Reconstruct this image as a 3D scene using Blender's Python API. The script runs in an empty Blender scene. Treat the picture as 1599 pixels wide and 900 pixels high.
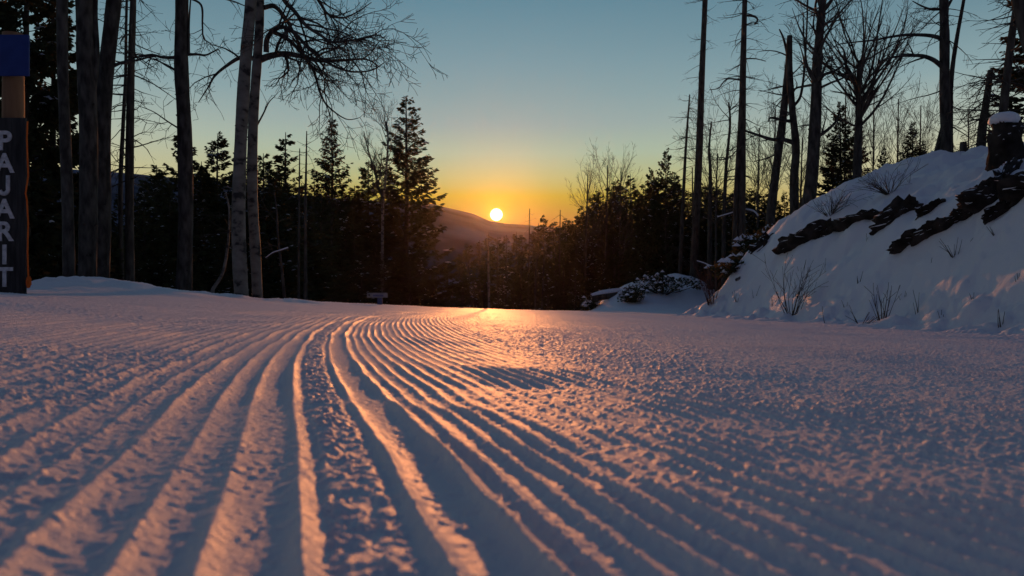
import bpy, math, random
import numpy as np
from mathutils import Vector

random.seed(7)
rng = np.random.default_rng(7)
scene = bpy.context.scene
col = scene.collection
R = math.radians

# ------------------------------------------------------------------ camera
FPX = 1164.0                       # focal length in pixels of the 1599 px wide photograph
CAM_H = 0.16
cam_d = bpy.data.cameras.new('camera')
cam_d.sensor_width = 36.0
cam_d.lens = 36.0 * FPX / 1599.0
cam_d.clip_start = 0.02
cam_d.clip_end = 6000.0
cam_d.dof.use_dof = True
cam_d.dof.focus_distance = 6.0
cam_d.dof.aperture_fstop = 8.0
cam = bpy.data.objects.new('camera', cam_d)
cam.location = (0, 0, 0)           # z = 0 is the height of the lens, the snow lies 16 cm lower
cam.rotation_euler = (R(90), 0, 0)
col.objects.link(cam)
scene.camera = cam

# ------------------------------------------------------------------ sun and sky
SUN_EL, SUN_AZ = R(5.62), R(-1.2)  # azimuth from +Y, positive to +X
sun_dir = Vector((math.sin(SUN_AZ) * math.cos(SUN_EL), math.cos(SUN_AZ) * math.cos(SUN_EL), math.sin(SUN_EL)))
sd = bpy.data.lights.new('sun', 'SUN')
sd.energy = 2.1
sd.color = (1.0, 0.33, 0.09)
sd.angle = R(0.53)
so = bpy.data.objects.new('sun', sd)
so.rotation_euler = (-sun_dir).to_track_quat('-Z', 'Y').to_euler()
so.location = (0, 0, 40)
col.objects.link(so)

world = bpy.data.worlds.new('World')
scene.world = world
world.use_nodes = True
nt = world.node_tree
nt.nodes.clear()
N, L = nt.nodes.new, nt.links.new


def lin(c):
    return tuple(((v / 255) / 12.92 if v / 255 <= 0.04045 else ((v / 255 + 0.055) / 1.055) ** 2.4) for v in c)


def ramp(stops, gain=1.0):
    n = N('ShaderNodeValToRGB')
    n.color_ramp.interpolation = 'LINEAR'
    el = n.color_ramp.elements
    while len(el) < len(stops):
        el.new(0.5)
    for e, (deg, c) in zip(el, stops):
        e.position = deg / 90.0
        e.color = tuple(v * gain for v in lin(c)) + (1,)
    return n


def math_node(op, a=None, b=None, clamp=False):
    n = N('ShaderNodeMath')
    n.operation = op
    n.use_clamp = clamp
    for i, v in enumerate((a, b)):
        if v is None:
            continue
        if isinstance(v, (int, float)):
            n.inputs[i].default_value = v
        else:
            L(v, n.inputs[i])
    return n.outputs[0]


tc = N('ShaderNodeTexCoord')
nrm = N('ShaderNodeVectorMath'); nrm.operation = 'NORMALIZE'
L(tc.outputs['Generated'], nrm.inputs[0])
sep = N('ShaderNodeSeparateXYZ'); L(nrm.outputs[0], sep.inputs[0])
elev = math_node('DIVIDE', math_node('ARCSINE', sep.outputs['Z']), math.pi / 2, clamp=True)
# horizontal angle from the sun, 1 towards it, 0 a quarter turn away and behind
hx = math_node('MULTIPLY', sep.outputs['X'], math.sin(SUN_AZ))
hy = math_node('MULTIPLY', sep.outputs['Y'], math.cos(SUN_AZ))
hl = math_node('SQRT', math_node('ADD', math_node('MULTIPLY', sep.outputs['X'], sep.outputs['X']),
                                 math_node('MULTIPLY', sep.outputs['Y'], sep.outputs['Y'])))
hcos = math_node('DIVIDE', math_node('ADD', hx, hy), math_node('MAXIMUM', hl, 0.001))
haz = math_node('ARCCOSINE', hcos)
near = N('ShaderNodeMapRange'); near.interpolation_type = 'SMOOTHSTEP'
L(haz, near.inputs['Value'])
near.inputs['From Min'].default_value = R(0); near.inputs['From Max'].default_value = R(34)
near.inputs['To Min'].default_value = 1; near.inputs['To Max'].default_value = 0
back = N('ShaderNodeMapRange'); back.interpolation_type = 'SMOOTHSTEP'
L(haz, back.inputs['Value'])
back.inputs['From Min'].default_value = R(50); back.inputs['From Max'].default_value = R(150)

r_sun = ramp([(0, (130, 60, 2)), (5, (132, 86, 0)), (7.0, (168, 154, 0)), (8.4, (172, 182, 122)), (10.2, (166, 189, 164)),
              (12.3, (152, 174, 172)), (16.7, (128, 160, 170)), (21, (103, 143, 160)), (32, (72, 96, 120)), (55, (54, 70, 98)), (90, (46, 58, 84))])
r_side = ramp([(0, (212, 148, 66)), (5, (222, 186, 108)), (8.3, (205, 198, 156)), (11, (182, 192, 176)), (14.3, (145, 171, 175)),
               (18, (115, 147, 159)), (21, (100, 134, 150)), (32, (68, 92, 112)), (55, (54, 70, 98)), (90, (46, 58, 84))])
r_back = ramp([(0, (92, 92, 110)), (8, (98, 94, 110)), (18, (80, 82, 106)), (40, (58, 70, 98)), (90, (46, 58, 84))])
for r_ in (r_sun, r_side, r_back):
    L(elev, r_.inputs['Fac'])


def mix(fac, a, b):
    m = N('ShaderNodeMix'); m.data_type = 'RGBA'
    L(fac, m.inputs['Factor']); L(a, m.inputs['A']); L(b, m.inputs['B'])
    return m.outputs['Result']


grad = mix(back.outputs[0], mix(near.outputs[0], r_side.outputs[0], r_sun.outputs[0]), r_back.outputs[0])
# aureole and disc, by the angle from the sun
dot = N('ShaderNodeVectorMath'); dot.operation = 'DOT_PRODUCT'
L(nrm.outputs[0], dot.inputs[0]); dot.inputs[1].default_value = sun_dir
ang = math_node('ARCCOSINE', math_node('MINIMUM', dot.outputs['Value'], 0.9999999))
disc = N('ShaderNodeMapRange'); disc.interpolation_type = 'SMOOTHSTEP'
L(ang, disc.inputs['Value'])
disc.inputs['From Min'].default_value = R(0.26); disc.inputs['From Max'].default_value = R(0.52)
disc.inputs['To Min'].default_value = 1; disc.inputs['To Max'].default_value = 0
aur = math_node('POWER', 2.718, math_node('MULTIPLY', ang, -1.0 / R(0.9)))
aur_c = N('ShaderNodeMix'); aur_c.data_type = 'RGBA'
L(aur, aur_c.inputs['Factor'])
aur_c.inputs['A'].default_value = (0, 0, 0, 1); aur_c.inputs['B'].default_value = (1.3, 0.50, 0.03, 1)
disc_c = N('ShaderNodeMix'); disc_c.data_type = 'RGBA'
L(disc.outputs[0], disc_c.inputs['Factor'])
disc_c.inputs['A'].default_value = (0, 0, 0, 1); disc_c.inputs['B'].default_value = (14, 11, 6.5, 1)
add1 = N('ShaderNodeVectorMath'); add1.operation = 'ADD'
L(grad, add1.inputs[0]); L(aur_c.outputs['Result'], add1.inputs[1])
add2 = N('ShaderNodeVectorMath'); add2.operation = 'ADD'
L(add1.outputs[0], add2.inputs[0]); L(disc_c.outputs['Result'], add2.inputs[1])
bg1 = N('ShaderNodeBackground'); bg1.inputs['Strength'].default_value = 0.9
L(add2.outputs[0], bg1.inputs['Color'])
sky = N('ShaderNodeTexSky')
sky.sky_type = 'NISHITA'
sky.sun_disc = False
sky.sun_elevation = SUN_EL
sky.sun_rotation = SUN_AZ
sky.altitude = 2900
bg2 = N('ShaderNodeBackground'); bg2.inputs['Strength'].default_value = 0.0015
L(sky.outputs['Color'], bg2.inputs['Color'])
adds = N('ShaderNodeAddShader'); L(bg1.outputs[0], adds.inputs[0]); L(bg2.outputs[0], adds.inputs[1])
wo = N('ShaderNodeOutputWorld'); L(adds.outputs[0], wo.inputs['Surface'])

vs = scene.view_settings
vs.view_transform = 'Standard'
vs.look = 'None'
vs.exposure = 0.0
vs.gamma = 1.0
vs.use_curve_mapping = False
scene.cycles.max_bounces = 6
scene.cycles.diffuse_bounces = 3
scene.cycles.volume_bounces = 1
scene.cycles.use_denoising = True

HAZE_DENSITY = 4.8e-5
HAZE_G = 0.90


# ------------------------------------------------------------------ noise
def _hash(ix, iy, seed):
    h = (ix.astype(np.int64) * 374761393 + iy.astype(np.int64) * 668265263 + seed * 1442695041) & 0xFFFFFFFF
    h = ((h ^ (h >> 13)) * 1274126177) & 0xFFFFFFFF
    return ((h ^ (h >> 16)) & 0xFFFF) / 65535.0


def vnoise(x, y, seed=0):
    x = np.asarray(x, float); y = np.asarray(y, float)
    ix = np.floor(x); iy = np.floor(y)
    fx = x - ix; fy = y - iy
    fx = fx * fx * fx * (fx * (fx * 6 - 15) + 10); fy = fy * fy * fy * (fy * (fy * 6 - 15) + 10)
    a = _hash(ix, iy, seed); b = _hash(ix + 1, iy, seed)
    c = _hash(ix, iy + 1, seed); d = _hash(ix + 1, iy + 1, seed)
    return (a + (b - a) * fx) * (1 - fy) + (c + (d - c) * fx) * fy - 0.5


def fbm(x, y, seed=0, octv=4):
    s, a = 0.0, 1.0
    for o in range(octv):
        s = s + a * vnoise(x * 2 ** o + 17.3 * o, y * 2 ** o - 9.1 * o, seed + o)
        a *= 0.5
    return s


def sstep(a, b, x):
    t = np.clip((x - a) / (b - a), 0, 1)
    return t * t * (3 - 2 * t)


# ------------------------------------------------------------------ the lie of the land
RIDGE_PX = np.array([-900, -300, 0, 60, 200, 330, 460, 560, 640, 675, 700, 740, 765, 790, 810, 870, 1000, 1300, 1700, 2400], float)
RIDGE_ROW = np.array([285, 268, 262, 262, 272, 285, 306, 314, 318, 320, 326, 335, 346, 350, 351, 356, 364, 380, 395, 400], float)
RIDGE_D = 460.0


def foot_x(y):
    return 4.1 - 0.07 * (np.minimum(y, 13.0) - 6) + 0.37 * np.maximum(y - 13.0, 0)


def base(x, y):
    """height of the land without the groomed relief; 0 is the lens"""
    x = np.asarray(x, float); y = np.asarray(y, float)
    xl = np.maximum(x, -9.0)
    z = -CAM_H - np.where(xl < 0, 0.035 * xl, 0.02 * np.minimum(xl, 8))
    z = z - 0.021 * np.clip(y, -30, 60)
    z = z + 0.13 * sstep(-1.6, -5.5, x)
    # the slope rolls over and drops into the wood
    yc = 11.0 + 9.0 * sstep(-4.8, -2.0, x) + 3.0 * sstep(1, 5, x)
    t = np.maximum(y - yc, 0)
    z = z - np.where(t < 7, 0.0105 * t * t, 0.0105 * 49 + 0.147 * (t - 7)) * (1 - 0.55 * sstep(3, 12, x))
    # left berm
    z = z + 0.15 * np.exp(-((x + 5.0) / 1.0) ** 2 - ((y - 9.3) / 1.1) ** 2) * (1 + 0.6 * fbm(x * 1.3, y * 1.3, 31, 3))
    z = z + 0.06 * sstep(-4.6, -6, x) * fbm(x * 1.7, y * 1.7, 8, 3)
    z = z + 0.05 * np.exp(-((y - (11.4 + 2.2 * (x + 4.2) * 0.35)) / 0.45) ** 2) * sstep(-2.6, -3.6, x) * (0.8 + fbm(x * 3.1, y * 3, 12, 3))
    # right bank
    wob = 0.35 * fbm(x * 0.35 + 3, y * 0.35, 5, 3)
    d = x - foot_x(y) + 0.42 + wob * sstep(5, 9, y)
    amp = 2.48 + 0.36 * sstep(9.5, 13, y)
    amp = amp * (1 - 0.55 * sstep(16, 30, y)) * sstep(-30, 3, y)
    dd = np.maximum(d, 0)
    b = amp * (1 - np.exp(-((dd * dd / (dd + 0.18)) / 1.6) ** 1.12))
    b = b + 0.05 * np.minimum(dd, 12)
    ledge = 0.16 * fbm(x * 0.9 + y * 0.5, y * 0.35 - x * 0.3, 21, 3) + 0.07 * fbm(x * 3, y * 3, 23, 3)
    streak = 0.10 * fbm(y * 2.6 - x * 0.9, x * 0.55 + y * 0.2, 25, 4)
    z = z + b + (ledge + streak) * sstep(0.15, 1.2, d) * sstep(40, 20, y)
    z = z + 0.10 * np.exp(-((d - 0.15) / 0.35) ** 2) * np.maximum(0, 0.45 + 1.2 * fbm(x * 1.8, y * 1.8, 41, 3) + 1.5 * fbm(x * 5.5, y * 5, 43, 3)) * sstep(4, 6, y) * sstep(18, 14, y)
    # low bank beyond, right of the track
    m = np.exp(-(((x - 5.0) / 2.2) ** 4)) * np.exp(-((y - 26) / 3.2) ** 2)
    m = m * (1.12 + 0.16 * (x - 4.5)) * sstep(1.3, 2.9, x)
    z = z + np.maximum(m, 0) * (1 + 0.25 * fbm(x * 0.9, y * 0.9, 77, 3))
    # far land: valley floor, then the long ridge
    rr = np.hypot(x, y)
    far = sstep(85, 170, rr)
    px = 800 + FPX * x / np.maximum(y, 1e-3)
    px = np.where(y > 0.15 * rr, px, np.where(x < 0, -900, 2400))
    px = np.clip(px, -900, 2400)
    row = np.interp(px, RIDGE_PX, RIDGE_ROW)
    top = (450 - row) / FPX * RIDGE_D * np.clip(y / np.maximum(rr, 1), 0.3, 1) ** 0
    top = top * np.where(y > 0, np.clip(y / np.maximum(rr, 1) + 0.0, 0.45, 1), 0.45) * 1.0
    s = sstep(150, RIDGE_D, rr)
    mt = -12 + (top + 12) * (0.35 * np.clip((rr - 150) / (RIDGE_D - 150), 0, 1) + 0.65 * s)
    mt = mt - np.maximum(rr - RIDGE_D, 0) * 0.2
    mt = mt + (2.0 * fbm(x / 70, y / 70, 51, 3) + 0.3 * fbm(x / 9, y / 9, 55, 2)) * sstep(150, 250, rr) * (1 - 0.75 * sstep(RIDGE_D - 90, RIDGE_D - 10, rr))
    return z * (1 - far) + mt * far


PITCH = 0.0445


def heading_c(y):
    yy = np.clip(y, -6, 40)
    return -0.325 * yy + 0.0195 * yy * yy - 0.00012 * np.maximum(yy, 0) ** 3


def relief(x, y):
    """groomed corduroy, crumbs and lumps"""
    dc = -0.325 + 0.039 * np.clip(y, -6, 40)
    u = (x - heading_c(y)) / np.sqrt(1 + dc * dc)
    u = u + (0.006 + 0.008 * sstep(-0.05, -0.25, u)) * fbm(x * 2.6, y * 2.6, 3, 3) + 0.02 * fbm(x * 0.3, y * 0.3, 4, 2)
    # teeth stand wider left of the seam than right of it
    PL, PR, U0, U1 = 0.050, 0.031, 0.030, 0.157
    ph = np.where(u < U0, (u + 0.020) / PL, 100 + (u - U1) / PR)
    scale = np.where(u < U0, 1.0, 0.70)
    k = np.floor(ph)
    fr = ph - k
    h0 = _hash(k, k * 0 + 3, 5)
    cx = 0.5 + 0.16 * (_hash(k, k * 0 + 9, 15) - 0.5)
    # rounded ridge per tooth of the comb, each a little different
    w = 0.22 + 0.08 * h0
    prof = np.exp(-(np.abs(fr - cx) / w) ** 1.35 * 1.5)
    am = 0.62 + 0.55 * h0
    am = np.where(k == 0, 1.25, am)
    am = am * (1 - 0.4 * sstep(0.55, 0.95, np.abs(fr - 0.5) * 2))
    strip = sstep(0.030, 0.017, np.abs(u - 0.049))          # crumbled strip between two passes of the groomer
    mid_tracks = 1.15 * np.exp(-(np.abs(u - 0.087) / 0.012) ** 1.35 * 1.5) + 1.35 * np.exp(-(np.abs(u - 0.142) / 0.012) ** 1.35 * 1.5)
    prof = np.where((u > U0) & (u < U1), mid_tracks / 0.7, prof)
    am = np.where((u > U0) & (u < U1), 1.0, am)
    along = 0.85 + 0.8 * fbm(x * 2.5, y * 2.5, 61, 3) + 0.5 * fbm(x * 9, y * 7, 62, 2)
    rough = sstep(0.0, 0.4, fbm(x * 0.8 + 5, y * 0.55, 66, 3)) * (1 - 0.8 * sstep(0.12, 0.2, u) * sstep(0.75, 0.5, u))
    crn = sstep(0.45, 0.15, np.abs(u - 0.03))
    rough = np.maximum(rough * (1 - crn * 0.8), 0.6 * sstep(0.55, 0.8, u) * np.clip(0.5 + 1.6 * fbm(x * 0.9, y * 0.7, 69, 3), 0, 1))
    rough = np.maximum(rough, 0.95 * sstep(-0.06, -0.3, u) * np.clip(0.5 + 1.8 * fbm(x * 1.6, y * 1.2, 64, 3), 0.1, 1))
    rough = np.maximum(rough, 0.9 * strip)
    cord = 0.0092 * scale * prof * am * np.clip(along, 0.55, 1.2) * (1 - 0.4 * rough) + 0.004 * strip
    lump = vnoise(x * 70, y * 62, 71)
    lump2 = vnoise(x * 160, y * 150, 72)
    l3 = fbm(x * 26, y * 22, 73, 2)
    crumbs = 0.0048 * np.maximum(lump + 0.6 * lump2 - 0.06, 0) * (0.28 + 1.2 * rough) + 0.0020 * lump2 * (0.6 + rough)
    crumbs = crumbs + 0.0030 * l3 * (0.3 + 0.9 * rough) + 0.0030 * np.abs(vnoise(x * 36, y * 32, 78)) * rough
    low = 0.010 * fbm(x * 1.4, y * 1.4, 74, 3) + 0.02 * fbm(x * 0.35, y * 0.35, 75, 2)
    on = sstep(-0.2, -0.75, x - foot_x(y)) * sstep(-5.6, -4.6, x)
    rr = np.hypot(x, y)
    fade = sstep(60, 22, rr)
    off = 0.085 * fbm(x * 2.2, y * 2.2, 79, 6) + 0.07 * np.maximum(vnoise(x * 9, y * 8, 80) - 0.16, 0) + 0.03 * np.maximum(vnoise(x * 21, y * 19, 81) - 0.15, 0)
    return ((cord + crumbs) * on + low + off * (1 - on)) * fade


def height(x, y):
    return base(x, y) + relief(x, y)


def at(px, py, Y):
    return Vector(((px - 799.5) * Y / FPX, Y, (450 - py) * Y / FPX))


def ground_at(px, Y):
    x = (px - 799.5) * Y / FPX
    return Vector((x, Y, float(base(x, Y))))


def hit(px, py, y0=3.0, y1=40.0):
    ys = np.arange(y0, y1, 0.02)
    xs = (px - 799.5) * ys / FPX
    zs = (450 - py) * ys / FPX
    b = base(xs, ys)
    i = np.argmax(zs < b)
    if not zs[i] < b[i]:
        i = len(ys) - 1
    return Vector((xs[i], ys[i], b[i]))


# ------------------------------------------------------------------ materials
def mat(name, build):
    m = bpy.data.materials.new(name)
    m.use_nodes = True
    t = m.node_tree
    p = t.nodes['Principled BSDF']
    build(t, p, t.nodes.new, t.links.new)
    return m


def two_tone(c1, c2, scale=6.0, rough=0.85, lo=0.35, hi=0.65, stretch=(1, 1, 1), bump=0.0, detail=6, spec=0.3):
    def b(t, p, n, l):
        co = n('ShaderNodeTexCoord'); mp = n('ShaderNodeMapping'); mp.inputs['Scale'].default_value = stretch
        no = n('ShaderNodeTexNoise'); no.inputs['Scale'].default_value = scale; no.inputs['Detail'].default_value = detail
        l(co.outputs['Object'], mp.inputs[0]); l(mp.outputs[0], no.inputs['Vector'])
        cr = n('ShaderNodeValToRGB')
        cr.color_ramp.elements[0].position = lo; cr.color_ramp.elements[0].color = c1 + (1,)
        cr.color_ramp.elements[1].position = hi; cr.color_ramp.elements[1].color = c2 + (1,)
        l(no.outputs['Fac'], cr.inputs[0]); l(cr.outputs[0], p.inputs['Base Color'])
        p.inputs['Roughness'].default_value = rough
        p.inputs['Specular IOR Level'].default_value = spec
        if bump:
            bu = n('ShaderNodeBump'); bu.inputs['Strength'].default_value = bump; bu.inputs['Distance'].default_value = 0.02
            l(no.outputs['Fac'], bu.inputs['Height']); l(bu.outputs[0], p.inputs['Normal'])
    return b


def snow_build(t, p, n, l):
    co = n('ShaderNodeTexCoord')
    n1 = n('ShaderNodeTexNoise'); n1.inputs['Scale'].default_value = 160; n1.inputs['Detail'].default_value = 5
    n2 = n('ShaderNodeTexNoise'); n2.inputs['Scale'].default_value = 900; n2.inputs['Detail'].default_value = 2
    l(co.outputs['Object'], n1.inputs['Vector']); l(co.outputs['Object'], n2.inputs['Vector'])
    n0 = n('ShaderNodeTexNoise'); n0.inputs['Scale'].default_value = 42; n0.inputs['Detail'].default_value = 4
    l(co.outputs['Object'], n0.inputs['Vector'])
    ad = n('ShaderNodeMath'); ad.operation = 'MULTIPLY_ADD'; ad.inputs[1].default_value = 0.45
    l(n2.outputs['Fac'], ad.inputs[0]); l(n1.outputs['Fac'], ad.inputs[2])
    ad2 = n('ShaderNodeMath'); ad2.operation = 'MULTIPLY_ADD'; ad2.inputs[1].default_value = 1.3
    l(n0.outputs['Fac'], ad2.inputs[0]); l(ad.outputs[0], ad2.inputs[2])
    ad = ad2
    bu = n('ShaderNodeBump'); bu.inputs['Strength'].default_value = 0.8; bu.inputs['Distance'].default_value = 0.005
    l(ad.outputs[0], bu.inputs['Height']); l(bu.outputs[0], p.inputs['Normal'])
    p.inputs['Base Color'].default_value = (0.82, 0.83, 0.87, 1)
    p.inputs['Roughness'].default_value = 0.56
    p.inputs['Specular IOR Level'].default_value = 0.30


def aspen_build(t, p, n, l):
    co = n('ShaderNodeTexCoord')
    mp = n('ShaderNodeMapping'); mp.inputs['Scale'].default_value = (1, 1, 1.5)
    no = n('ShaderNodeTexNoise'); no.inputs['Scale'].default_value = 5.0; no.inputs['Detail'].default_value = 8
    l(co.outputs['Object'], mp.inputs[0]); l(mp.outputs[0], no.inputs['Vector'])
    cr = n('ShaderNodeValToRGB')
    e = cr.color_ramp.elements
    e[0].position = 0.38; e[0].color = (0.02, 0.018, 0.016, 1)
    e[1].position = 0.46; e[1].color = (0.13, 0.12, 0.10, 1)
    e.new(0.7).color = (0.22, 0.205, 0.175, 1)
    l(no.outputs['Fac'], cr.inputs[0]); l(cr.outputs[0], p.inputs['Base Color'])
    n2 = n('ShaderNodeTexNoise'); n2.inputs['Scale'].default_value = 30; l(co.outputs['Object'], n2.inputs['Vector'])
    bu = n('ShaderNodeBump'); bu.inputs['Strength'].default_value = 0.4; bu.inputs['Distance'].default_value = 0.01
    l(n2.outputs['Fac'], bu.inputs['Height']); l(bu.outputs[0], p.inputs['Normal'])
    p.inputs['Roughness'].default_value = 0.8


M = {}
M['snow'] = mat('snow', snow_build)
M['soft_snow'] = mat('soft_snow', two_tone((0.78, 0.80, 0.85), (0.84, 0.85, 0.88), 12, 0.6, bump=0.3))
M['aspen'] = mat('aspen_bark', aspen_build)
M['dark_bark'] = mat('dark_bark', two_tone((0.035, 0.028, 0.022), (0.10, 0.085, 0.07), 14, 0.9, stretch=(1, 1, 0.25), bump=0.6))
M['grey_bark'] = mat('grey_bark', two_tone((0.025, 0.022, 0.019), (0.095, 0.085, 0.075), 11, 0.9, lo=0.38, hi=0.68, stretch=(1, 1, 0.35), bump=0.9, detail=9))
M['twig'] = mat('twig', two_tone((0.05, 0.04, 0.033), (0.10, 0.085, 0.07), 5, 0.85))
M['red_twig'] = mat('red_twig', two_tone((0.09, 0.035, 0.025), (0.16, 0.07, 0.045), 5, 0.8))


def needle_build(t, p, n, l):
    two_tone((0.018, 0.030, 0.016), (0.045, 0.065, 0.030), 1.7, 0.75, spec=0.2)(t, p, n, l)
    tr = n('ShaderNodeBsdfTranslucent'); tr.inputs['Color'].default_value = (0.10, 0.075, 0.03, 1)
    mx = n('ShaderNodeMixShader'); mx.inputs[0].default_value = 0.35
    l(p.outputs[0], mx.inputs[1]); l(tr.outputs[0], mx.inputs[2]); l(mx.outputs[0], t.nodes['Material Output'].inputs['Surface'])


M['needle'] = mat('needle', needle_build)


def rock_build(t, p, n, l):
    two_tone((0.014, 0.012, 0.011), (0.055, 0.047, 0.042), 5, 0.95, bump=1.0, detail=10, spec=0.1)(t, p, n, l)
    src = p.inputs['Base Color'].links[0].from_socket
    ge = n('ShaderNodeNewGeometry'); sx = n('ShaderNodeSeparateXYZ'); l(ge.outputs['True Normal'], sx.inputs[0])
    no = n('ShaderNodeTexNoise'); no.inputs['Scale'].default_value = 9; no.inputs['Detail'].default_value = 5
    co = n('ShaderNodeTexCoord'); l(co.outputs['Object'], no.inputs['Vector'])
    ad = n('ShaderNodeMath'); ad.operation = 'MULTIPLY_ADD'; ad.inputs[1].default_value = 0.9
    l(no.outputs['Fac'], ad.inputs[0]); l(sx.outputs['Z'], ad.inputs[2])
    mr = n('ShaderNodeMapRange'); mr.inputs['From Min'].default_value = 1.14; mr.inputs['From Max'].default_value = 1.24
    l(ad.outputs[0], mr.inputs['Value'])
    mx = n('ShaderNodeMix'); mx.data_type = 'RGBA'; mx.inputs['B'].default_value = (0.80, 0.82, 0.86, 1)
    l(mr.outputs[0], mx.inputs['Factor']); l(src, mx.inputs['A']); l(mx.outputs['Result'], p.inputs['Base Color'])


M['rock'] = mat('rock', rock_build)
M['sign_black'] = mat('sign_black', two_tone((0.012, 0.012, 0.013), (0.045, 0.043, 0.042), 7, 0.75, stretch=(4, 1, 0.5), bump=0.5, detail=9))
M['letter'] = mat('letter_paint', two_tone((0.30, 0.30, 0.31), (0.60, 0.60, 0.61), 18, 0.7, lo=0.3, hi=0.55, detail=9))
M['blue'] = mat('blue_paint', two_tone((0.010, 0.028, 0.15), (0.015, 0.04, 0.19), 8, 0.6))
M['post'] = mat('post_wood', two_tone((0.16, 0.085, 0.045), (0.30, 0.17, 0.09), 10, 0.85, stretch=(1, 1, 0.1), bump=0.5))
M['pale_board'] = mat('pale_board', two_tone((0.20, 0.22, 0.24), (0.30, 0.32, 0.34), 14, 0.7))
M['pale_blue'] = mat('pale_blue', two_tone((0.07, 0.09, 0.20), (0.11, 0.14, 0.26), 14, 0.7))


def orange_build(t, p, n, l):
    two_tone((0.75, 0.16, 0.02), (0.85, 0.26, 0.04), 30, 0.6)(t, p, n, l)
    tr = n('ShaderNodeBsdfTranslucent'); tr.inputs['Color'].default_value = (0.9, 0.25, 0.03, 1)
    mx = n('ShaderNodeMixShader'); mx.inputs[0].default_value = 0.5
    out = t.nodes['Material Output']
    l(p.outputs[0], mx.inputs[1]); l(tr.outputs[0], mx.inputs[2]); l(mx.outputs[0], out.inputs['Surface'])


M['orange'] = mat('orange_webbing', orange_build)
M['hill'] = mat('wooded_snow_hill', two_tone((0.05, 0.058, 0.085), (0.17, 0.20, 0.29), 0.03, 0.9, lo=0.40, hi=0.66, detail=9, spec=0.0))


# ------------------------------------------------------------------ mesh helpers
class MB:
    def __init__(s):
        s.v, s.q, s.t, s.n = [], [], [], 0

    def tube(s, P, rad, sides=5, cap=False):
        P = np.asarray(P, float); n = len(P)
        rad = np.asarray(rad, float)
        T = np.empty_like(P)
        T[1:-1] = P[2:] - P[:-2]; T[0] = P[1] - P[0]; T[-1] = P[-1] - P[-2]
        T /= np.linalg.norm(T, axis=1)[:, None] + 1e-9
        ref = np.array([0.0, 0, 1]) if abs(T[0, 2]) < 0.8 else np.array([1.0, 0, 0])
        A = np.cross(T, ref); A /= np.linalg.norm(A, axis=1)[:, None] + 1e-9
        B = np.cross(T, A)
        a = np.arange(sides) * (2 * math.pi / sides)
        ring = (A[:, None, :] * np.cos(a)[None, :, None] + B[:, None, :] * np.sin(a)[None, :, None]) * rad[:, None, None] + P[:, None, :]
        s.v.append(ring.reshape(-1, 3))
        i = np.arange(n - 1)[:, None] * sides; j = np.arange(sides)[None, :]; j2 = (j + 1) % sides
        q = np.stack([i + j, i + j2, i + sides + j2, i + sides + j], -1).reshape(-1, 4) + s.n
        s.q.append(q)
        if cap:
            c = s.n + (n - 1) * sides
            for k in range(1, sides - 1):
                s.t.append(np.array([[c, c + k, c + k + 1]]))
        s.n += n * sides

    def quads(s, V):            # V: (k,4,3)
        k = len(V)
        if not k:
            return
        s.v.append(V.reshape(-1, 3))
        s.q.append(np.arange(4 * k).reshape(-1, 4) + s.n)
        s.n += 4 * k

    def tris(s, V):
        k = len(V)
        if not k:
            return
        s.v.append(V.reshape(-1, 3))
        s.t.append(np.arange(3 * k).reshape(-1, 3) + s.n)
        s.n += 3 * k

    def mesh(s, name, material, smooth=True):
        me = bpy.data.meshes.new(name)
        V = np.concatenate(s.v) if s.v else np.zeros((0, 3))
        q = np.concatenate(s.q) if s.q else np.zeros((0, 4), int)
        t = np.concatenate(s.t) if s.t else np.zeros((0, 3), int)
        me.vertices.add(len(V)); me.vertices.foreach_set('co', V.ravel())
        me.loops.add(q.size + t.size)
        me.loops.foreach_set('vertex_index', np.concatenate([q.ravel(), t.ravel()]).astype(np.int32))
        me.polygons.add(len(q) + len(t))
        st = np.concatenate([np.arange(len(q)) * 4, q.size + np.arange(len(t)) * 3]).astype(np.int32)
        me.polygons.foreach_set('loop_start', st)
        if smooth:
            me.polygons.foreach_set('use_smooth', np.ones(len(q) + len(t), bool))
        me.update(calc_edges=True)
        me.materials.append(material)
        return me


def obj(name, me, parent=None, loc=None):
    o = bpy.data.objects.new(name, me)
    col.objects.link(o)
    if parent:
        o.parent = parent
    if loc is not None:
        o.location = loc
    return o


def tag(o, label=None, cat=None, group=None, kind=None):
    if label: o['label'] = label
    if cat: o['category'] = cat
    if group: o['group'] = group
    if kind: o['kind'] = kind
    return o


def thing(name, label, cat, loc=(0, 0, 0), group=None):
    return tag(obj(name, None, None, loc), label, cat, group)


def box(mb, lo, hi):
    x0, y0, z0 = lo; x1, y1, z1 = hi
    v = np.array([[x0, y0, z0], [x1, y0, z0], [x1, y1, z0], [x0, y1, z0], [x0, y0, z1], [x1, y0, z1], [x1, y1, z1], [x0, y1, z1]], float)
    f = [(0, 3, 2, 1), (4, 5, 6, 7), (0, 1, 5, 4), (1, 2, 6, 5), (2, 3, 7, 6), (3, 0, 4, 7)]
    mb.v.append(v); mb.q.append(np.array(f) + mb.n); mb.n += 8


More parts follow.
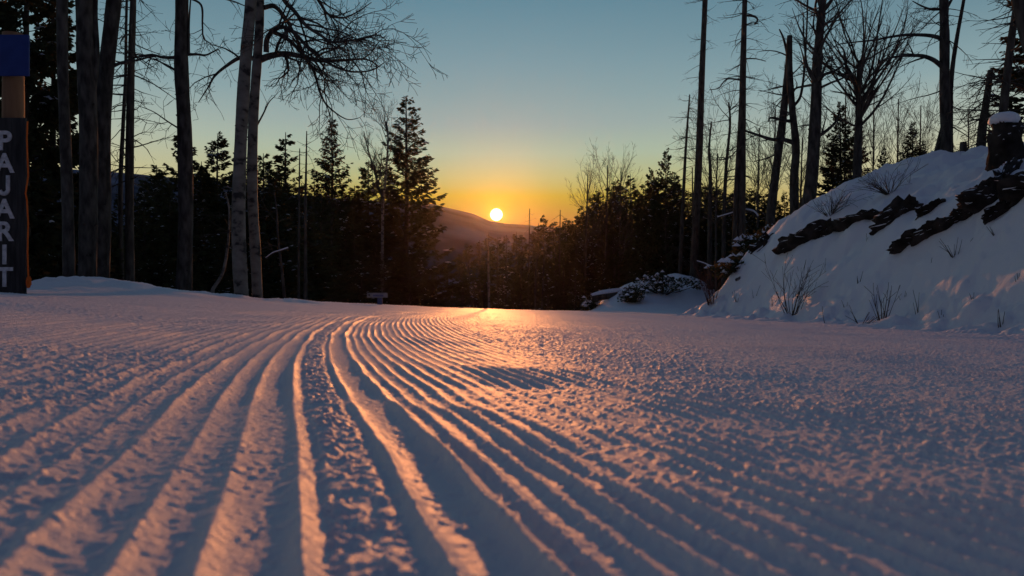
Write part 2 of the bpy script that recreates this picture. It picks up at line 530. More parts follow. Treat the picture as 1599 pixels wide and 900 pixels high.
# ------------------------------------------------------------------ ground sheets (polar grid, finest near the lens)
def polar_sheet(name, rr, aa, fn, material, closed=True):
    A, Rr = np.meshgrid(aa, rr)
    X = Rr * np.sin(A); Y = Rr * np.cos(A)
    Z = fn(X.ravel(), Y.ravel()).reshape(X.shape)
    V = np.stack([X, Y, Z], -1).reshape(-1, 3)
    nr, na = X.shape
    i = np.arange(nr - 1)[:, None] * na; j = np.arange(na)[None, :]
    if not closed:
        j = j[:, :-1]
    j2 = (j + 1) % na
    q = np.stack([i + j, i + na + j, i + na + j2, i + j2], -1).reshape(-1, 4)
    mb = MB(); mb.v.append(V); mb.q.append(q); mb.n = len(V)
    if closed and rr[0] < 1:          # close the middle
        c = len(V); mb.v.append(np.array([[0, 0, float(Z[0].mean())]]))
        k = np.arange(na)
        mb.t.append(np.stack([np.full(na, c), k, (k + 1) % na], -1))
    return obj(name, mb.mesh(name, material))


fine = np.arange(-R(39), R(39), 0.00165)
coarse = np.linspace(R(39), 2 * math.pi - R(39), 70)[:-1]
aa = np.concatenate([fine, coarse])
rads = [0.20]
while rads[-1] < 120:
    r_ = rads[-1]
    k = 0.007 if r_ < 0.34 else 0.0046 if r_ < 5 else 0.0066 if r_ < 22 else 0.03
    rads.append(r_ * (1 + k))
tag(polar_sheet('snow_ground', np.array(rads), aa, height, M['snow']), kind='structure')
aa2 = np.concatenate([np.arange(-R(42), R(42), 0.0035), np.linspace(R(42), 2 * math.pi - R(42), 60)[:-1]])
rads2 = np.concatenate([np.arange(115, 200, 8), np.arange(200, RIDGE_D + 20, 3.0), np.arange(RIDGE_D + 20, 640, 20)])
tag(polar_sheet('mountain_terrain', rads2, aa2, lambda x, y: base(x, y) - 0.03 - 0.5 * sstep(125, 115, np.hypot(x, y)), M['hill']), kind='structure')


# ------------------------------------------------------------------ bare trees
def unit(v):
    return v / (np.linalg.norm(v) + 1e-9)


def grow(mb, p, d, length, r, lvl, P):
    """a limb with its side twigs"""
    seg = P.get('seg', 0.16) * (0.7 if lvl > 1 else 1)
    n = max(3, min(14, int(length / seg)))
    step = length / n
    pts = [np.array(p, float)]
    d = unit(np.array(d, float))
    dirs = []
    bend = rng.normal(0, P['curl'], 3)
    for i in range(n):
        d = unit(d + bend * step + rng.normal(0, P['wig'], 3) * math.sqrt(step) + np.array([0, 0, P['trop'][min(lvl, 3)] * step]))
        dirs.append(d)
        pts.append(pts[-1] + d * step)
    t = np.linspace(0, 1, n + 1)
    rad = np.maximum(r * (1 - 0.8 * t), P['rmin'])
    mb.tube(pts, rad, 6 if r > 0.03 else 4 if r > 0.012 else 3)
    limbs(mb, pts, dirs, length, r, lvl, P)


def limbs(mb, pts, dirs, length, r, lvl, P, t0=None):
    if lvl >= P['levels']:
        return
    n = len(dirs)
    cnt = int(length * P['dens'][min(lvl, 3)] + rng.random())
    for _ in range(cnt):
        t = (P['t0'] if t0 is None else t0) + rng.random() * (1 - P['t0'])
        i = min(n - 1, int(t * n))
        f = t * n - i
        p = pts[i] * (1 - f) + pts[min(i + 1, n)] * f
        d = dirs[i]
        side = unit(np.cross(d, rng.normal(0, 1, 3)))
        a = math.radians(rng.uniform(*P['ang']))
        dn = d * math.cos(a) + side * math.sin(a)
        ln = length * rng.uniform(*P['ratio']) * (1.05 - 0.5 * t)
        ln = min(ln, P.get('lmax', 9))
        if ln > 0.10:
            grow(mb, p, dn, ln, max(P['rmin'], r * (1 - 0.75 * t) * 0.55), lvl + 1, P)


ASPEN = dict(curl=0.55, wig=0.22, trop=[0.10, 0.05, 0.0, 0.0], rmin=0.0035, levels=3, dens=[3.0, 5.0, 6.0, 4], t0=0.15, ang=(28, 65), ratio=(0.3, 0.62))
DROOP = dict(curl=1.1, wig=0.42, trop=[-0.30, -0.25, -0.10, 0.30], rmin=0.0036, levels=3, dens=[5.5, 7.5, 7.0, 4], t0=0.12, ang=(25, 70), ratio=(0.32, 0.66))
UPRIGHT = dict(rk=0.014, curl=0.12, wig=0.10, trop=[0.35, 0.45, 0.35, 0.2], rmin=0.0036, levels=3, dens=[3.2, 5.0, 4.0, 3], t0=0.1, ang=(20, 42), ratio=(0.3, 0.6))
DEADSP = dict(rk=0.010, curl=0.5, wig=0.2, trop=[-0.35, -0.2, 0.0, 0.0], rmin=0.0035, levels=2, dens=[4.5, 4.0, 3, 3], t0=0.2, ang=(25, 60), ratio=(0.2, 0.45))


def path3(pts, Y, subdiv=6):
    """pixel polyline at depth Y -> smooth world polyline"""
    P = np.array([at(a, b, Y) for a, b in pts])
    out = []
    n = len(P)
    for i in range(n - 1):
        p0, p1, p2, p3 = P[max(i - 1, 0)], P[i], P[i + 1], P[min(i + 2, n - 1)]
        for k in range(subdiv):
            t = k / subdiv
            out.append(0.5 * ((2 * p1) + (-p0 + p2) * t + (2 * p0 - 5 * p1 + 4 * p2 - p3) * t * t + (-p0 + 3 * p1 - 3 * p2 + p3) * t ** 3))
    out.append(P[-1])
    return np.array(out)


def trunk_mb(pts, Y, w0, w1, sides=12, rough=0.05):
    """trunk along a pixel path (bottom first); widths in photo pixels; roots into the ground"""
    P = path3(pts, Y)
    g = float(base(P[0, 0], P[0, 1]))
    if P[0, 2] > g - 0.05:
        low = P[0].copy(); low[2] = g - 0.15
        k = max(2, int((P[0, 2] - low[2]) / 0.4))
        P = np.concatenate([np.linspace(low, P[0], k, endpoint=False), P])
    n = len(P)
    r = np.linspace(w0, w1, n) * Y / FPX / 2
    r = r * (1 + rough * np.convolve(rng.normal(0, 1, n + 2), np.ones(3) / 3, 'valid'))
    r[:2] *= 1.12
    mb = MB(); mb.tube(P, r, sides, cap=True)
    # knots
    for _ in range(int(n * 0.5)):
        i = rng.integers(1, n - 1)
        a = rng.uniform(0, 6.28)
        o = np.array([math.cos(a), math.sin(a), 0])
        mb.tube([P[i] + o * r[i] * 0.6, P[i] + o * r[i] * 1.02, P[i] + o * r[i] * 1.16 + [0, 0, 0.01]], [r[i] * 0.22, r[i] * 0.17, r[i] * 0.05], 5)
    dirs = [unit(P[i + 1] - P[i]) for i in range(n - 1)]
    return mb, list(P), dirs, r


def bare_tree(name, label, cat, pts, Y, w0, w1, bark, P, n_limbs, length, zrange=(0.3, 1.0), special=(), group=None, elev=(-10, 45), extra=()):
    mb, PT, D, r = trunk_mb(pts, Y, w0, w1)
    root = thing(name, label, cat, tuple(PT[0]), group)
    for e in extra:                     # further stems of the same tree: (pts, Y, w0, w1)
        m2, P2, D2, r2 = trunk_mb(*e)
        mb.v += m2.v; mb.q += [q + mb.n for q in m2.q]; mb.t += [t + mb.n for t in m2.t]; mb.n += m2.n
    o0 = np.array(PT[0])
    br = MB()
    n = len(D)
    for _ in range(n_limbs):
        t = rng.uniform(*zrange)
        i = min(n - 1, int(t * n))
        a = rng.uniform(0, 2 * math.pi); e = math.radians(rng.uniform(*elev))
        d = np.array([math.cos(a) * math.cos(e), math.sin(a) * math.cos(e), math.sin(e)])
        ln = length * rng.uniform(0.5, 1.1)
        grow(br, PT[i], d, ln, min(r[i] * 0.45, P.get('rk', 0.02) * ln + 0.005), 1 if ln < 1.2 else 0, P)
    limb_meshes = []
    for (sp, sw0, sw1, SP, dY) in special:   # limbs drawn as seen: pixel path, widths, side growth, change of depth along it
        Q = path3(sp, Y)
        if dY:
            tt = np.linspace(0, 1, len(Q)) ** 1.2
            k = 1 + dY * tt / Y
            Q = Q * k[:, None]
        rr = np.linspace(sw0, sw1, len(Q)) * Y / FPX / 2
        lb = MB()
        lb.tube(Q, rr, 7)
        if SP:
            dd = [unit(Q[i + 1] - Q[i]) for i in range(len(Q) - 1)]
            ln = float(np.linalg.norm(np.diff(Q, axis=0), axis=1).sum())
            limbs(lb, list(Q), dd, ln, float(rr[0]), 0, SP, t0=0.2)
        limb_meshes.append(lb)
    for m_, nm, mt in [(mb, 'trunk', bark), (br, 'branches', M['twig'])] + [(q_, 'limb', bark if bark is not M['aspen'] else M['grey_bark']) for q_ in limb_meshes]:
        if m_.n:
            for v in m_.v:
                v -= o0
            obj(nm, m_.mesh(nm, mt), root)
    return root


# ------------------------------------------------------------------ conifers
def spruce_meshes(H, Rb, whorl, per, leaf, seed, snow=0.3, gap=0.15, droop=0.5, dens=1.0, low=0.02, tip=0.10, shape=0.85):
    g = np.random.default_rng(seed)
    tr, cr, sn = MB(), MB(), MB()
    zs = np.linspace(0, H, 14)
    lean = np.cumsum(g.normal(0, 0.012, (14, 2)), axis=0)
    P = np.stack([lean[:, 0], lean[:, 1], zs], -1)
    tr.tube(P, np.maximum(0.014 * H * (1 - zs / H) + 0.004 * H * 0.3, 0.006), 8)
    z = H * low
    K = []
    S = []
    T3 = []
    while z < H * 0.985:
        f = z / H
        rad = Rb * (1 - f) ** shape + tip * (1 - f) + 0.04
        cx, cy = np.interp(z, zs, lean[:, 0]), np.interp(z, zs, lean[:, 1])
        nb = max(3, int(per * (0.6 + 0.6 * (1 - f))))
        for b in range(nb):
            if g.random() < gap:
                continue
            a = g.uniform(0, 2 * math.pi)
            ln = rad * g.uniform(0.55, 1.18)
            up = 0.55 * f - droop * (1 - f) + g.normal(0, 0.10)
            n = max(4, int(ln / (leaf * 1.1)))
            t = np.linspace(0, 1, n + 1)
            zz = z + g.uniform(-0.5, 0.5) * whorl + ln * (up * t + 0.35 * (1 - f * 0.5) * t ** 2.2)
            sway = g.normal(0, 0.12) * t ** 2
            ca, sa = math.cos(a), math.sin(a)
            bx = cx + ln * (ca * t - sa * sway); by = cy + ln * (sa * t + ca * sway)
            C = np.stack([bx, by, zz], -1)
            if ln > 0.35:
                tr.tube(C[::max(1, n // 4)], np.linspace(0.009 * ln + 0.004, 0.003, len(C[::max(1, n // 4)])), 3)
            # side sprays, widest at two thirds of the branch
            m = int(n * 2.6 * dens)
            ts = g.uniform(0.12, 1.02, m) ** 0.8
            ts = np.clip(ts, 0, 1)
            base_p = np.stack([np.interp(ts, t, C[:, k]) for k in range(3)], -1)
            sd_ = g.choice([-1, 1], m)
            width = leaf * (0.9 + 1.6 * np.sin(np.clip(ts, 0, 1) * 2.6) * min(1, ln))
            th = a + sd_ * np.radians(g.uniform(15, 70, m))
            dz = g.normal(0.02, 0.28, m)
            dv = np.stack([np.cos(th), np.sin(th), dz], -1)
            dv /= np.linalg.norm(dv, axis=1)[:, None]
            ln2 = width * g.uniform(0.6, 1.3, m)
            endp = base_p + dv * ln2[:, None]
            endp[:, 2] -= 0.12 * ln2
            rnd = g.normal(0, 1, (m, 3))
            wv = np.cross(dv, rnd); wv /= np.linalg.norm(wv, axis=1)[:, None] + 1e-9
            w = (0.11 + 0.12 * g.random(m))[:, None] * ln2[:, None]
            mid = base_p * 0.45 + endp * 0.55
            K.append(np.stack([base_p, mid + wv * w, endp, mid - wv * w], 1))
            wv2 = np.cross(dv, wv)
            sel = g.random(m) < 0.6
            K.append(np.stack([base_p, mid + wv2 * w, endp + g.normal(0, 0.01, (m, 3)), mid - wv2 * w], 1)[sel])
            if g.random() < snow and ln > 0.25:
                ns = g.integers(1, 4)
                for _ in range(ns):
                    tt = g.uniform(0.35, 0.98)
                    c = np.array([np.interp(tt, t, C[:, k]) for k in range(3)])
                    s_ = g.uniform(0.5, 1.2) * leaf * (0.55 + 0.35 * ln)
                    k6 = 6
                    an = np.arange(k6) * 2 * math.pi / k6 + g.random()
                    rr = s_ * g.uniform(0.5, 1.0, k6)
                    ring = np.stack([c[0] + rr * np.cos(an) * (1 + 0.6 * abs(ca)), c[1] + rr * np.sin(an) * (1 + 0.6 * abs(sa)), np.full(k6, c[2] + 0.006) + g.normal(-0.02, 0.015, k6)], -1)
                    topv = c + [0, 0, 0.25 * s_ + 0.01]
                    S.append(np.stack([ring, np.roll(ring, -1, 0), np.tile(topv, (k6, 1))], 1))
        z += whorl * g.uniform(0.75, 1.25) * (0.55 + 0.6 * (1 - f))
    cr.quads(np.concatenate(K))
    if S:
        sn.tris(np.concatenate(S))
    return (tr.mesh('spruce_trunk', M['dark_bark']), cr.mesh('spruce_crown', M['needle'], smooth=False),
            sn.mesh('spruce_snow', M['soft_snow']) if S else None)


# prototypes, all 10 m tall in their own units
PROTO = {
    'hero': spruce_meshes(10, 1.9, 0.23, 10, 0.095, 21, snow=0.20, gap=0.12, droop=0.24, dens=1.7, tip=0.16, shape=0.8),
    'tall': spruce_meshes(10, 1.75, 0.25, 8, 0.13, 1, snow=0.26, gap=0.10, droop=0.40, dens=1.35),
    'open': spruce_meshes(10, 1.95, 0.31, 9, 0.13, 2, snow=0.24, gap=0.14, droop=0.22, dens=2.4),
    'full': spruce_meshes(10, 2.3, 0.26, 9, 0.14, 3, snow=0.30, gap=0.08, droop=0.32, dens=1.3),
    'fir': spruce_meshes(10, 2.3, 0.33, 9, 0.13, 4, snow=0.28, gap=0.14, droop=0.12, shape=0.8, tip=0.2, dens=2.1),
    'slim': spruce_meshes(10, 1.05, 0.25, 7, 0.12, 5, snow=0.30, gap=0.15, droop=0.45, dens=1.3),
    'ragged': spruce_meshes(10, 1.5, 0.34, 8, 0.13, 6, snow=0.15, gap=0.24, droop=0.30, tip=0.2, dens=2.3),
    'far1': spruce_meshes(10, 1.5, 0.28, 8, 0.15, 7, snow=0.12, gap=0.10, droop=0.4, dens=1.25),
    'far2': spruce_meshes(10, 1.2, 0.28, 8, 0.15, 8, snow=0.16, gap=0.12, droop=0.4, dens=1.25),
    'far3': spruce_meshes(10, 1.9, 0.28, 8, 0.15, 9, snow=0.1, gap=0.10, droop=0.3, dens=1.25),
}


def spruce(kind, label, px, Y, row_top, width=1.0, group=None, name='spruce_tree', cat='spruce', snow=True, rot=None):
    g = ground_at(px, Y)
    H = (450 - row_top) * Y / FPX - g.z
    s = H / 10.0
    root = thing(name, label, cat, (g.x, g.y, g.z - 0.05), group)
    root.rotation_euler = (0, 0, rng.uniform(0, 6.28) if rot is None else rot)
    root.scale = (s * width, s * width, s)
    t, c, sn = PROTO[kind]
    obj('trunk', t, root)
    cc = obj('crown', c, root)
    if sn and snow:
        obj('snow_clumps', sn, cc)
    return root


def dead_spruce(name, label, pts, Y, w0, w1, n, length, zr=(0.05, 1), P=DEADSP, group=None, bark=None, elev=(-35, 15), special=()):
    return bare_tree(name, label, 'dead tree', pts, Y, w0, w1, bark or M['dark_bark'], P, n, length, zr, special, group, elev)

# ------------------------------------------------------------------ left wood: aspens
bare_tree('aspen_tree', 'pale front stem of the twin aspens, black scars on its bark', 'aspen',
          [(377, 462), (373, 380), (373, 300), (378, 180), (384, 90), (392, 0), (404, -160), (412, -330)], 11.8, 23, 16, M['aspen'], ASPEN, 7, 1.8, (0.78, 1.0))
bare_tree('aspen_tree', 'twin aspen with the big drooping limb reaching right over the conifers', 'aspen',
          [(402, 462), (398, 380), (394, 300), (395, 200), (399, 130), (402, 88), (406, 0), (400, -150), (392, -320)], 12.2, 17, 12, M['aspen'], ASPEN, 6, 1.8, (0.75, 1.0),
          special=[
              ([(400, 96), (420, 88), (445, 84), (470, 88), (500, 95), (540, 94), (572, 93), (592, 104)], 12, 1.4, DROOP, 0.6),
              ([(416, 82), (417, 62), (428, 47), (446, 43), (466, 58), (484, 78), (515, 100), (548, 112), (580, 110), (600, 98)], 9, 1.2, DROOP, -0.7),
              ([(428, 50), (450, 62), (470, 82), (490, 112), (500, 145), (512, 166), (540, 186), (562, 184)], 7, 1.0, DROOP, 0.2),
              ([(412, 12), (428, 10), (442, 24), (455, 45), (468, 70), (480, 92), (505, 112), (530, 128)], 8, 1.2, DROOP, 1.0),
              ([(420, -40), (445, 2), (460, 18), (478, 40), (500, 55), (520, 66), (556, 62), (588, 55), (604, 64)], 8, 1.2, DROOP, -1.0),
              ([(418, -60), (470, -40), (500, 5), (512, 22), (534, 28), (556, 20), (580, 4)], 7, 1.2, DROOP, 0.8),
              ([(398, 92), (376, 90), (355, 102), (336, 118), (326, 135), (310, 160)], 8, 1.2, DROOP, 0.9),
              ([(391, 215), (410, 180), (420, 160), (430, 150)], 3.5, 1, ASPEN, 0.5),
          ])
bare_tree('aspen_tree', 'straight dark aspen trunk standing left of the twin aspens', 'aspen',
          [(287, 455), (290, 330), (288, 200), (283, 100), (284, 0), (282, -160), (286, -340)], 13.5, 24, 17, M['grey_bark'], ASPEN, 5, 1.8, (0.7, 1.0),
          special=[
              ([(284, 86), (306, 85), (322, 86), (340, 78), (344, 84)], 5, 1, DROOP, 0.4),
              ([(284, 90), (255, 90), (235, 86), (205, 92), (180, 102)], 6, 1.2, DROOP, -0.4),
              ([(295, 85), (295, 40), (297, 8), (300, -30)], 4, 1.5, None, 0),
              ([(292, -4), (314, 8), (316, 40), (318, 60), (330, 70), (352, 100)], 4, 0.9, DROOP, 0.5),
              ([(286, 116), (262, 104), (240, 92), (225, 100)], 4, 1, DROOP, 0.6),
              ([(286, 205), (262, 190), (240, 175), (215, 165)], 3, 0.9, DROOP, 0.3),
          ])
bare_tree('aspen_tree', 'thick dark aspen trunk leaning right, behind the sign', 'aspen',
          [(158, 450), (160, 320), (160, 200), (166, 110), (178, 0), (190, -150), (196, -320)], 12.6, 25, 20, M['grey_bark'], ASPEN, 5, 1.6, (0.72, 1.0),
          special=[([(168, 108), (190, 98), (215, 94), (240, 88), (258, 90)], 6, 1.2, DROOP, 0.5)])
bare_tree('aspen_tree', 'thick upright aspen trunk between the leaning one and the thin pale one', 'aspen',
          [(136, 452), (138, 330), (138, 200), (134, 100), (131, 0), (128, -160), (126, -320)], 12.0, 28, 22, M['grey_bark'], ASPEN, 5, 1.6, (0.72, 1.0),
          special=[([(140, 160), (150, 90), (148, 20), (152, -60), (156, -160)], 12, 5, None, 0.3)])
bare_tree('aspen_tree', 'thinner grey aspen trunk nearest the dark sign board', 'aspen',
          [(108, 452), (106, 330), (102, 220), (98, 110), (97, 0), (95, -160), (92, -320)], 11.2, 18, 14, M['grey_bark'], ASPEN, 4, 1.4, (0.72, 1.0))
bare_tree('aspen_tree', 'small forked aspen with white trunk and bare fan crown beside large conifer', 'aspen',
          [(596, 470), (597, 400), (598, 320), (602, 280), (606, 220), (603, 190)], 50.0, 7, 2.2, M['aspen'], UPRIGHT, 20, 3.2, (0.55, 0.98), elev=(25, 70),
          special=[([(598, 310), (590, 290), (586, 270), (575, 235), (568, 205)], 5, 1.2, UPRIGHT, 0.4)])
bare_tree('aspen_sapling', 'thin pale leaning sapling just left of the twin aspens', 'sapling',
          [(332, 452), (348, 425), (356, 380), (358, 330), (352, 300)], 12.5, 6, 2, M['aspen'], ASPEN, 5, 0.5, (0.5, 1))
bare_tree('aspen_sapling', 'slender crooked sapling in the shade right of the twin aspens', 'sapling',
          [(444, 462), (440, 420), (434, 370), (432, 330), (428, 300)], 13.5, 5, 2, M['grey_bark'], ASPEN, 6, 0.6, (0.4, 1))

# dead spruces of the left wood
dead_spruce('dead_spruce', 'bare dead spruce with drooping twigs right of the leaning aspen trunk',
            [(203, 452), (202, 300), (203, 200), (205, 100), (208, 0), (210, -120), (212, -230)], 15.0, 15, 6, 90, 1.15, (0.25, 1.0))
dead_spruce('dead_spruce', 'thinner dead spruce close against the larger bare one at left',
            [(190, 452), (188, 300), (192, 200), (196, 120), (197, 40), (199, -40)], 16.0, 8, 3, 46, 0.8, (0.3, 1.0))
dead_spruce('dead_spruce', 'slim dead spire right of the small round conifer, left wood', [(477, 470), (477, 330), (478, 260), (479, 205)], 26.0, 7, 1.5, 34, 0.7, (0.3, 1))
dead_spruce('dead_spruce', 'thin dead spire beside the slim one, half hidden in left wood', [(466, 470), (467, 330), (468, 232)], 27.0, 6, 1.5, 26, 0.7, (0.3, 1))

# conifers of the left wood
spruce('hero', 'large snow-dusted conifer alone at the right end of the left wood', 636, 58.0, 148, 1.2, rot=0.4)
spruce('hero', 'narrow pointed conifer standing clear against the sky, left of the largest one', 521, 56.0, 184, 0.95, rot=2.0)
spruce('ragged', 'ragged thin-topped conifer right of the twin aspens', 449, 38.0, 205, 1.3, rot=1.0)
spruce('fir', 'bushy dark conifer just behind the twin aspens on their left', 342, 32.0, 208, 1.15)
spruce('fir', 'bushy conifer hugging the straight dark aspen trunk', 283, 30.0, 200, 0.95)
spruce('full', 'dense dark conifer under the ragged one, right of the twin aspens', 412, 33.0, 238, 1.25)
spruce('full', 'dense conifer pressed against the left side of the largest conifer', 575, 60, 250, 1.0)
spruce('slim', 'tiny conifer tip between the dead spires and the pointed conifer', 491, 55.0, 262, 1.0)
spruce('open', 'huge dark spruce filling the corner behind the tall sign', 38, 13.0, -260, 0.80, rot=0.9)
spruce('open', 'tall dark spruce behind the thin aspen trunk by the sign', 84, 15.0, -120, 0.75, rot=3.3)
spruce('tall', 'tall shaded spruce left of the sign, mostly cut off by the frame', -40, 14.0, -200, 0.9, rot=3.0)
spruce('full', 'low snow-flecked spruce at the foot of the largest conifer', 600, 50, 398, 1.2)
spruce('full', 'low snow-flecked spruce right below the largest conifer', 655, 54.0, 385, 1.1)
fill = [(-60, 17, 250), (10, 19, 270), (62, 17, 300), (112, 18, 295), (150, 20, 285), (188, 20, 300), (225, 22, 275), (250, 28, 262), (262, 26, 310),
        (308, 29, 290), (330, 34, 270), (366, 32, 300), (392, 36, 275), (428, 34, 300), (440, 40, 270), (470, 38, 305), (498, 50, 300), (515, 46, 330), (540, 52, 322),
        (556, 50, 345), (585, 52, 370), (545, 58, 300), (618, 62, 330), (20, 15, 330), (90, 15.5, 345), (172, 16, 340), (240, 22, 350), (318, 27, 350), (402, 31, 345), (460, 36, 350), (500, 44, 365), (640, 52, 400),
        (350, 28, 375), (420, 32, 385), (480, 38, 390), (530, 46, 385), (565, 48, 395), (285, 26, 330), (345, 30, 330), (385, 30, 370), (445, 35, 330), (300, 25, 385), (245, 27, 248), (320, 31, 250), (378, 34, 245), (432, 37, 258), (470, 42, 280), (555, 60, 285), (255, 22, 385), (210, 18, 370)]
for i, (px, Y, row) in enumerate(fill):
    spruce(['full', 'far3', 'far1'][i % 3] if Y > 17 else 'full', 'shadowed spruce in the dense dark left wood, under the taller trees', px, Y, row + rng.uniform(-6, 8), (1.15 if Y < 26 else 1.4) + 0.2 * rng.random(),
           group='shadowed spruces of the left wood', snow=i % 3 == 0)

# ------------------------------------------------------------------ trees in the dip below the sun
mid = [(665, 62, 418), (682, 66, 405), (700, 72, 402), (718, 60, 393), (733, 70, 380), (748, 64, 374), (762, 75, 364), (776, 68, 370), (790, 62, 366), (804, 70, 362), (818, 58, 366),
       (832, 66, 360), (842, 55, 348), (862, 58, 345), (872, 54, 350), (880, 56, 343), (888, 60, 340), (695, 48, 425), (725, 46, 420), (755, 50, 405), (785, 47, 408), (812, 46, 398), (838, 48, 392), (868, 44, 380),
       (676, 45, 440), (705, 42, 448), (802, 40, 425), (826, 39, 420), (856, 38, 408), (880, 38, 395)]
for i, (px, Y, row) in enumerate(mid):
    spruce(['far2', 'far1', 'slim'][i % 3], 'small spruce in the glowing red wood directly below the sun', px, 40 + (Y - 38) * 1.9, row, 1.3, group='spruces in the dip below the sun', snow=i % 4 == 0)
spruce('far3', 'round-topped spruce right of the sun, highest in the glowing wood', 851, 72, 334, 0.9, rot=0.3)
spruce('slim', 'young snow-dusted spruce left of the white trunk in the dip', 740, 31, 418, 1.5)
spruce('slim', 'young snow-dusted spruce right of the white trunk in the dip', 778, 32, 426, 1.6)
bare_tree('aspen_tree', 'thin white dead trunk rising from the track end below the sun', 'aspen', [(764, 486), (763, 440), (762, 395), (760, 372)], 27.0, 4, 2.2, M['aspen'], ASPEN, 6, 0.3, (0.4, 1))
bare_tree('aspen_tree', 'thin pale snag with stub twigs in the red wood right of the sun', 'aspen', [(836, 486), (836, 440), (838, 405), (842, 398)], 30.0, 3, 1.8, M['grey_bark'], ASPEN, 10, 0.5, (0.4, 1))
bare_tree('aspen_tree', 'second thin pale snag in the red wood, snow on its bent top', 'aspen', [(846, 486), (848, 440), (850, 402), (853, 396)], 31.0, 2.6, 1.6, M['grey_bark'], ASPEN, 10, 0.5, (0.4, 1))
dead_spruce('dead_spruce', 'hair-thin dead spire against the orange sky right of the sun', [(825, 480), (826, 400), (827, 326)], 50.0, 3.5, 1.2, 18, 0.7, (0.5, 1))
dead_spruce('dead_spruce', 'short dead spire at the left edge of the right wood', [(874, 480), (874, 400), (875, 328)], 48.0, 3.5, 1.2, 18, 0.7, (0.5, 1))

# ------------------------------------------------------------------ right wood
spruce('far1', 'low spruce that begins the right wood, next to the glow', 905, 56, 320, 0.95)
spruce('tall', 'pointed spruce second from the left edge of the right wood', 931, 52, 293, 1.0)
spruce('full', 'broad spruce in the left half of the right wood', 962, 50, 279, 0.8)
spruce('tall', 'sharp-tipped spruce under the thin bare crowns, right wood', 985, 54, 270, 1.05)
spruce('fir', 'spruce with lumpy lopsided top beside the dead grey spire, right wood', 1041, 30, 232, 0.72, rot=1.2)
spruce('fir', 'short spruce with rounded knobs left of the lopsided one', 1016, 31, 262, 0.72)
spruce('slim', 'snow-dusted small spruce at the left foot of the right wood', 898, 26, 400, 1.7)
spruce('full', 'tall dark conifer between the two bare aspens on the bank', 1312, 21, 156, 1.0)
spruce('tall', 'thin dark conifer beside the taller one between the aspens', 1340, 23, 186, 1.15)
spruce('full', 'dark pointed conifer on the bank left of the long-armed aspen', 1425, 19, 186, 1.1)
spruce('fir', 'short bushy conifer on the bank top, left of the pointed one', 1380, 19, 226, 0.9)
spruce('slim', 'short slim conifer just left of the long-armed aspen', 1442, 18, 215, 1.3)
spruce('ragged', 'shaggy spruce boughs hanging in at the top corner of the bank', 1620, 14.5, -160, 1.0)
dead_spruce('dead_spruce', 'dead grey spruce spire with dense short twigs, right wood', [(1062, 430), (1066, 330), (1071, 230), (1077, 148)], 29.0, 9, 2, 130, 0.85, (0.1, 1), elev=(-25, 10))
dead_spruce('dead_spruce', 'second bristly dead spire right of the dead grey one', [(1083, 420), (1082, 330), (1081, 262)], 29.5, 6, 1.5, 50, 0.5, (0.2, 1))
dead_spruce('dead_spruce', 'tall straight bare pole of a dead spruce, leftmost on the right side', [(1083, 438), (1087, 340), (1092, 230), (1096, 120), (1101, 0), (1105, -110)], 28.5, 14, 7, 120, 0.75, (0.25, 1.0), elev=(-25, 15))
dead_spruce('dead_spruce', 'short split dead trunk with broken top between the two tall poles', [(1108, 420), (1109, 320), (1109, 260), (1107, 235), (1111, 190)], 24.0, 9, 2, 50, 0.6, (0.2, 1))
dead_spruce('dead_spruce', 'tall double-stemmed dead spruce right of the straight pole', [(1158, 380), (1159, 250), (1160, 120), (1163, 0), (1165, -120)], 18.5, 14, 6, 140, 0.75, (0.2, 1.0),
            special=[([(1147, 390), (1150, 290), (1155, 200), (1158, 120)], 9, 5, None, 0),
                     ([(1155, 125), (1135, 124), (1122, 138), (1108, 140)], 3, 1, DEADSP, 0.2),
                     ([(1163, 24), (1178, 26), (1183, 32), (1178, 38), (1184, 36)], 4, 1.5, DEADSP, 0.1),
                     ([(1163, 92), (1180, 92), (1196, 96)], 2.5, 1, DEADSP, 0.1)])
bare_tree('aspen_tree', 'slender curved bare tree left of the double-stemmed dead spruce', 'aspen', [(1130, 400), (1131, 330), (1134, 260), (1140, 195), (1138, 160)], 22.0, 8, 2.5, M['dark_bark'], ASPEN, 24, 1.1, (0.35, 1))
bare_tree('dead_aspen', 'leaning broken dead trunk crossing behind the forked snag', 'dead tree', [(1203, 340), (1210, 280), (1222, 190), (1230, 110), (1233, 58)], 17.5, 16, 8, M['grey_bark'], ASPEN, 8, 0.8, (0.3, 0.9),
          special=[([(1231, 92), (1224, 62), (1217, 46)], 5, 2, None, 0.1), ([(1214, 240), (1196, 248), (1178, 252)], 3, 1, DEADSP, 0.4)])
bare_tree('dead_aspen', 'upright broken snag with snow-laden limbs reaching left', 'dead tree', [(1241, 345), (1240, 280), (1243, 230), (1237, 170), (1233, 110), (1233, 56)], 17.0, 15, 8, M['grey_bark'], ASPEN, 10, 0.9, (0.3, 0.95),
          special=[([(1240, 224), (1226, 219), (1205, 218), (1186, 212), (1165, 205)], 8, 3, DEADSP, -0.3),
                   ([(1237, 190), (1222, 188), (1204, 184), (1200, 190)], 6, 2, DEADSP, -0.2),
                   ([(1240, 165), (1250, 150), (1256, 110), (1260, 40), (1262, -20)], 5, 2, ASPEN, 0.4)])
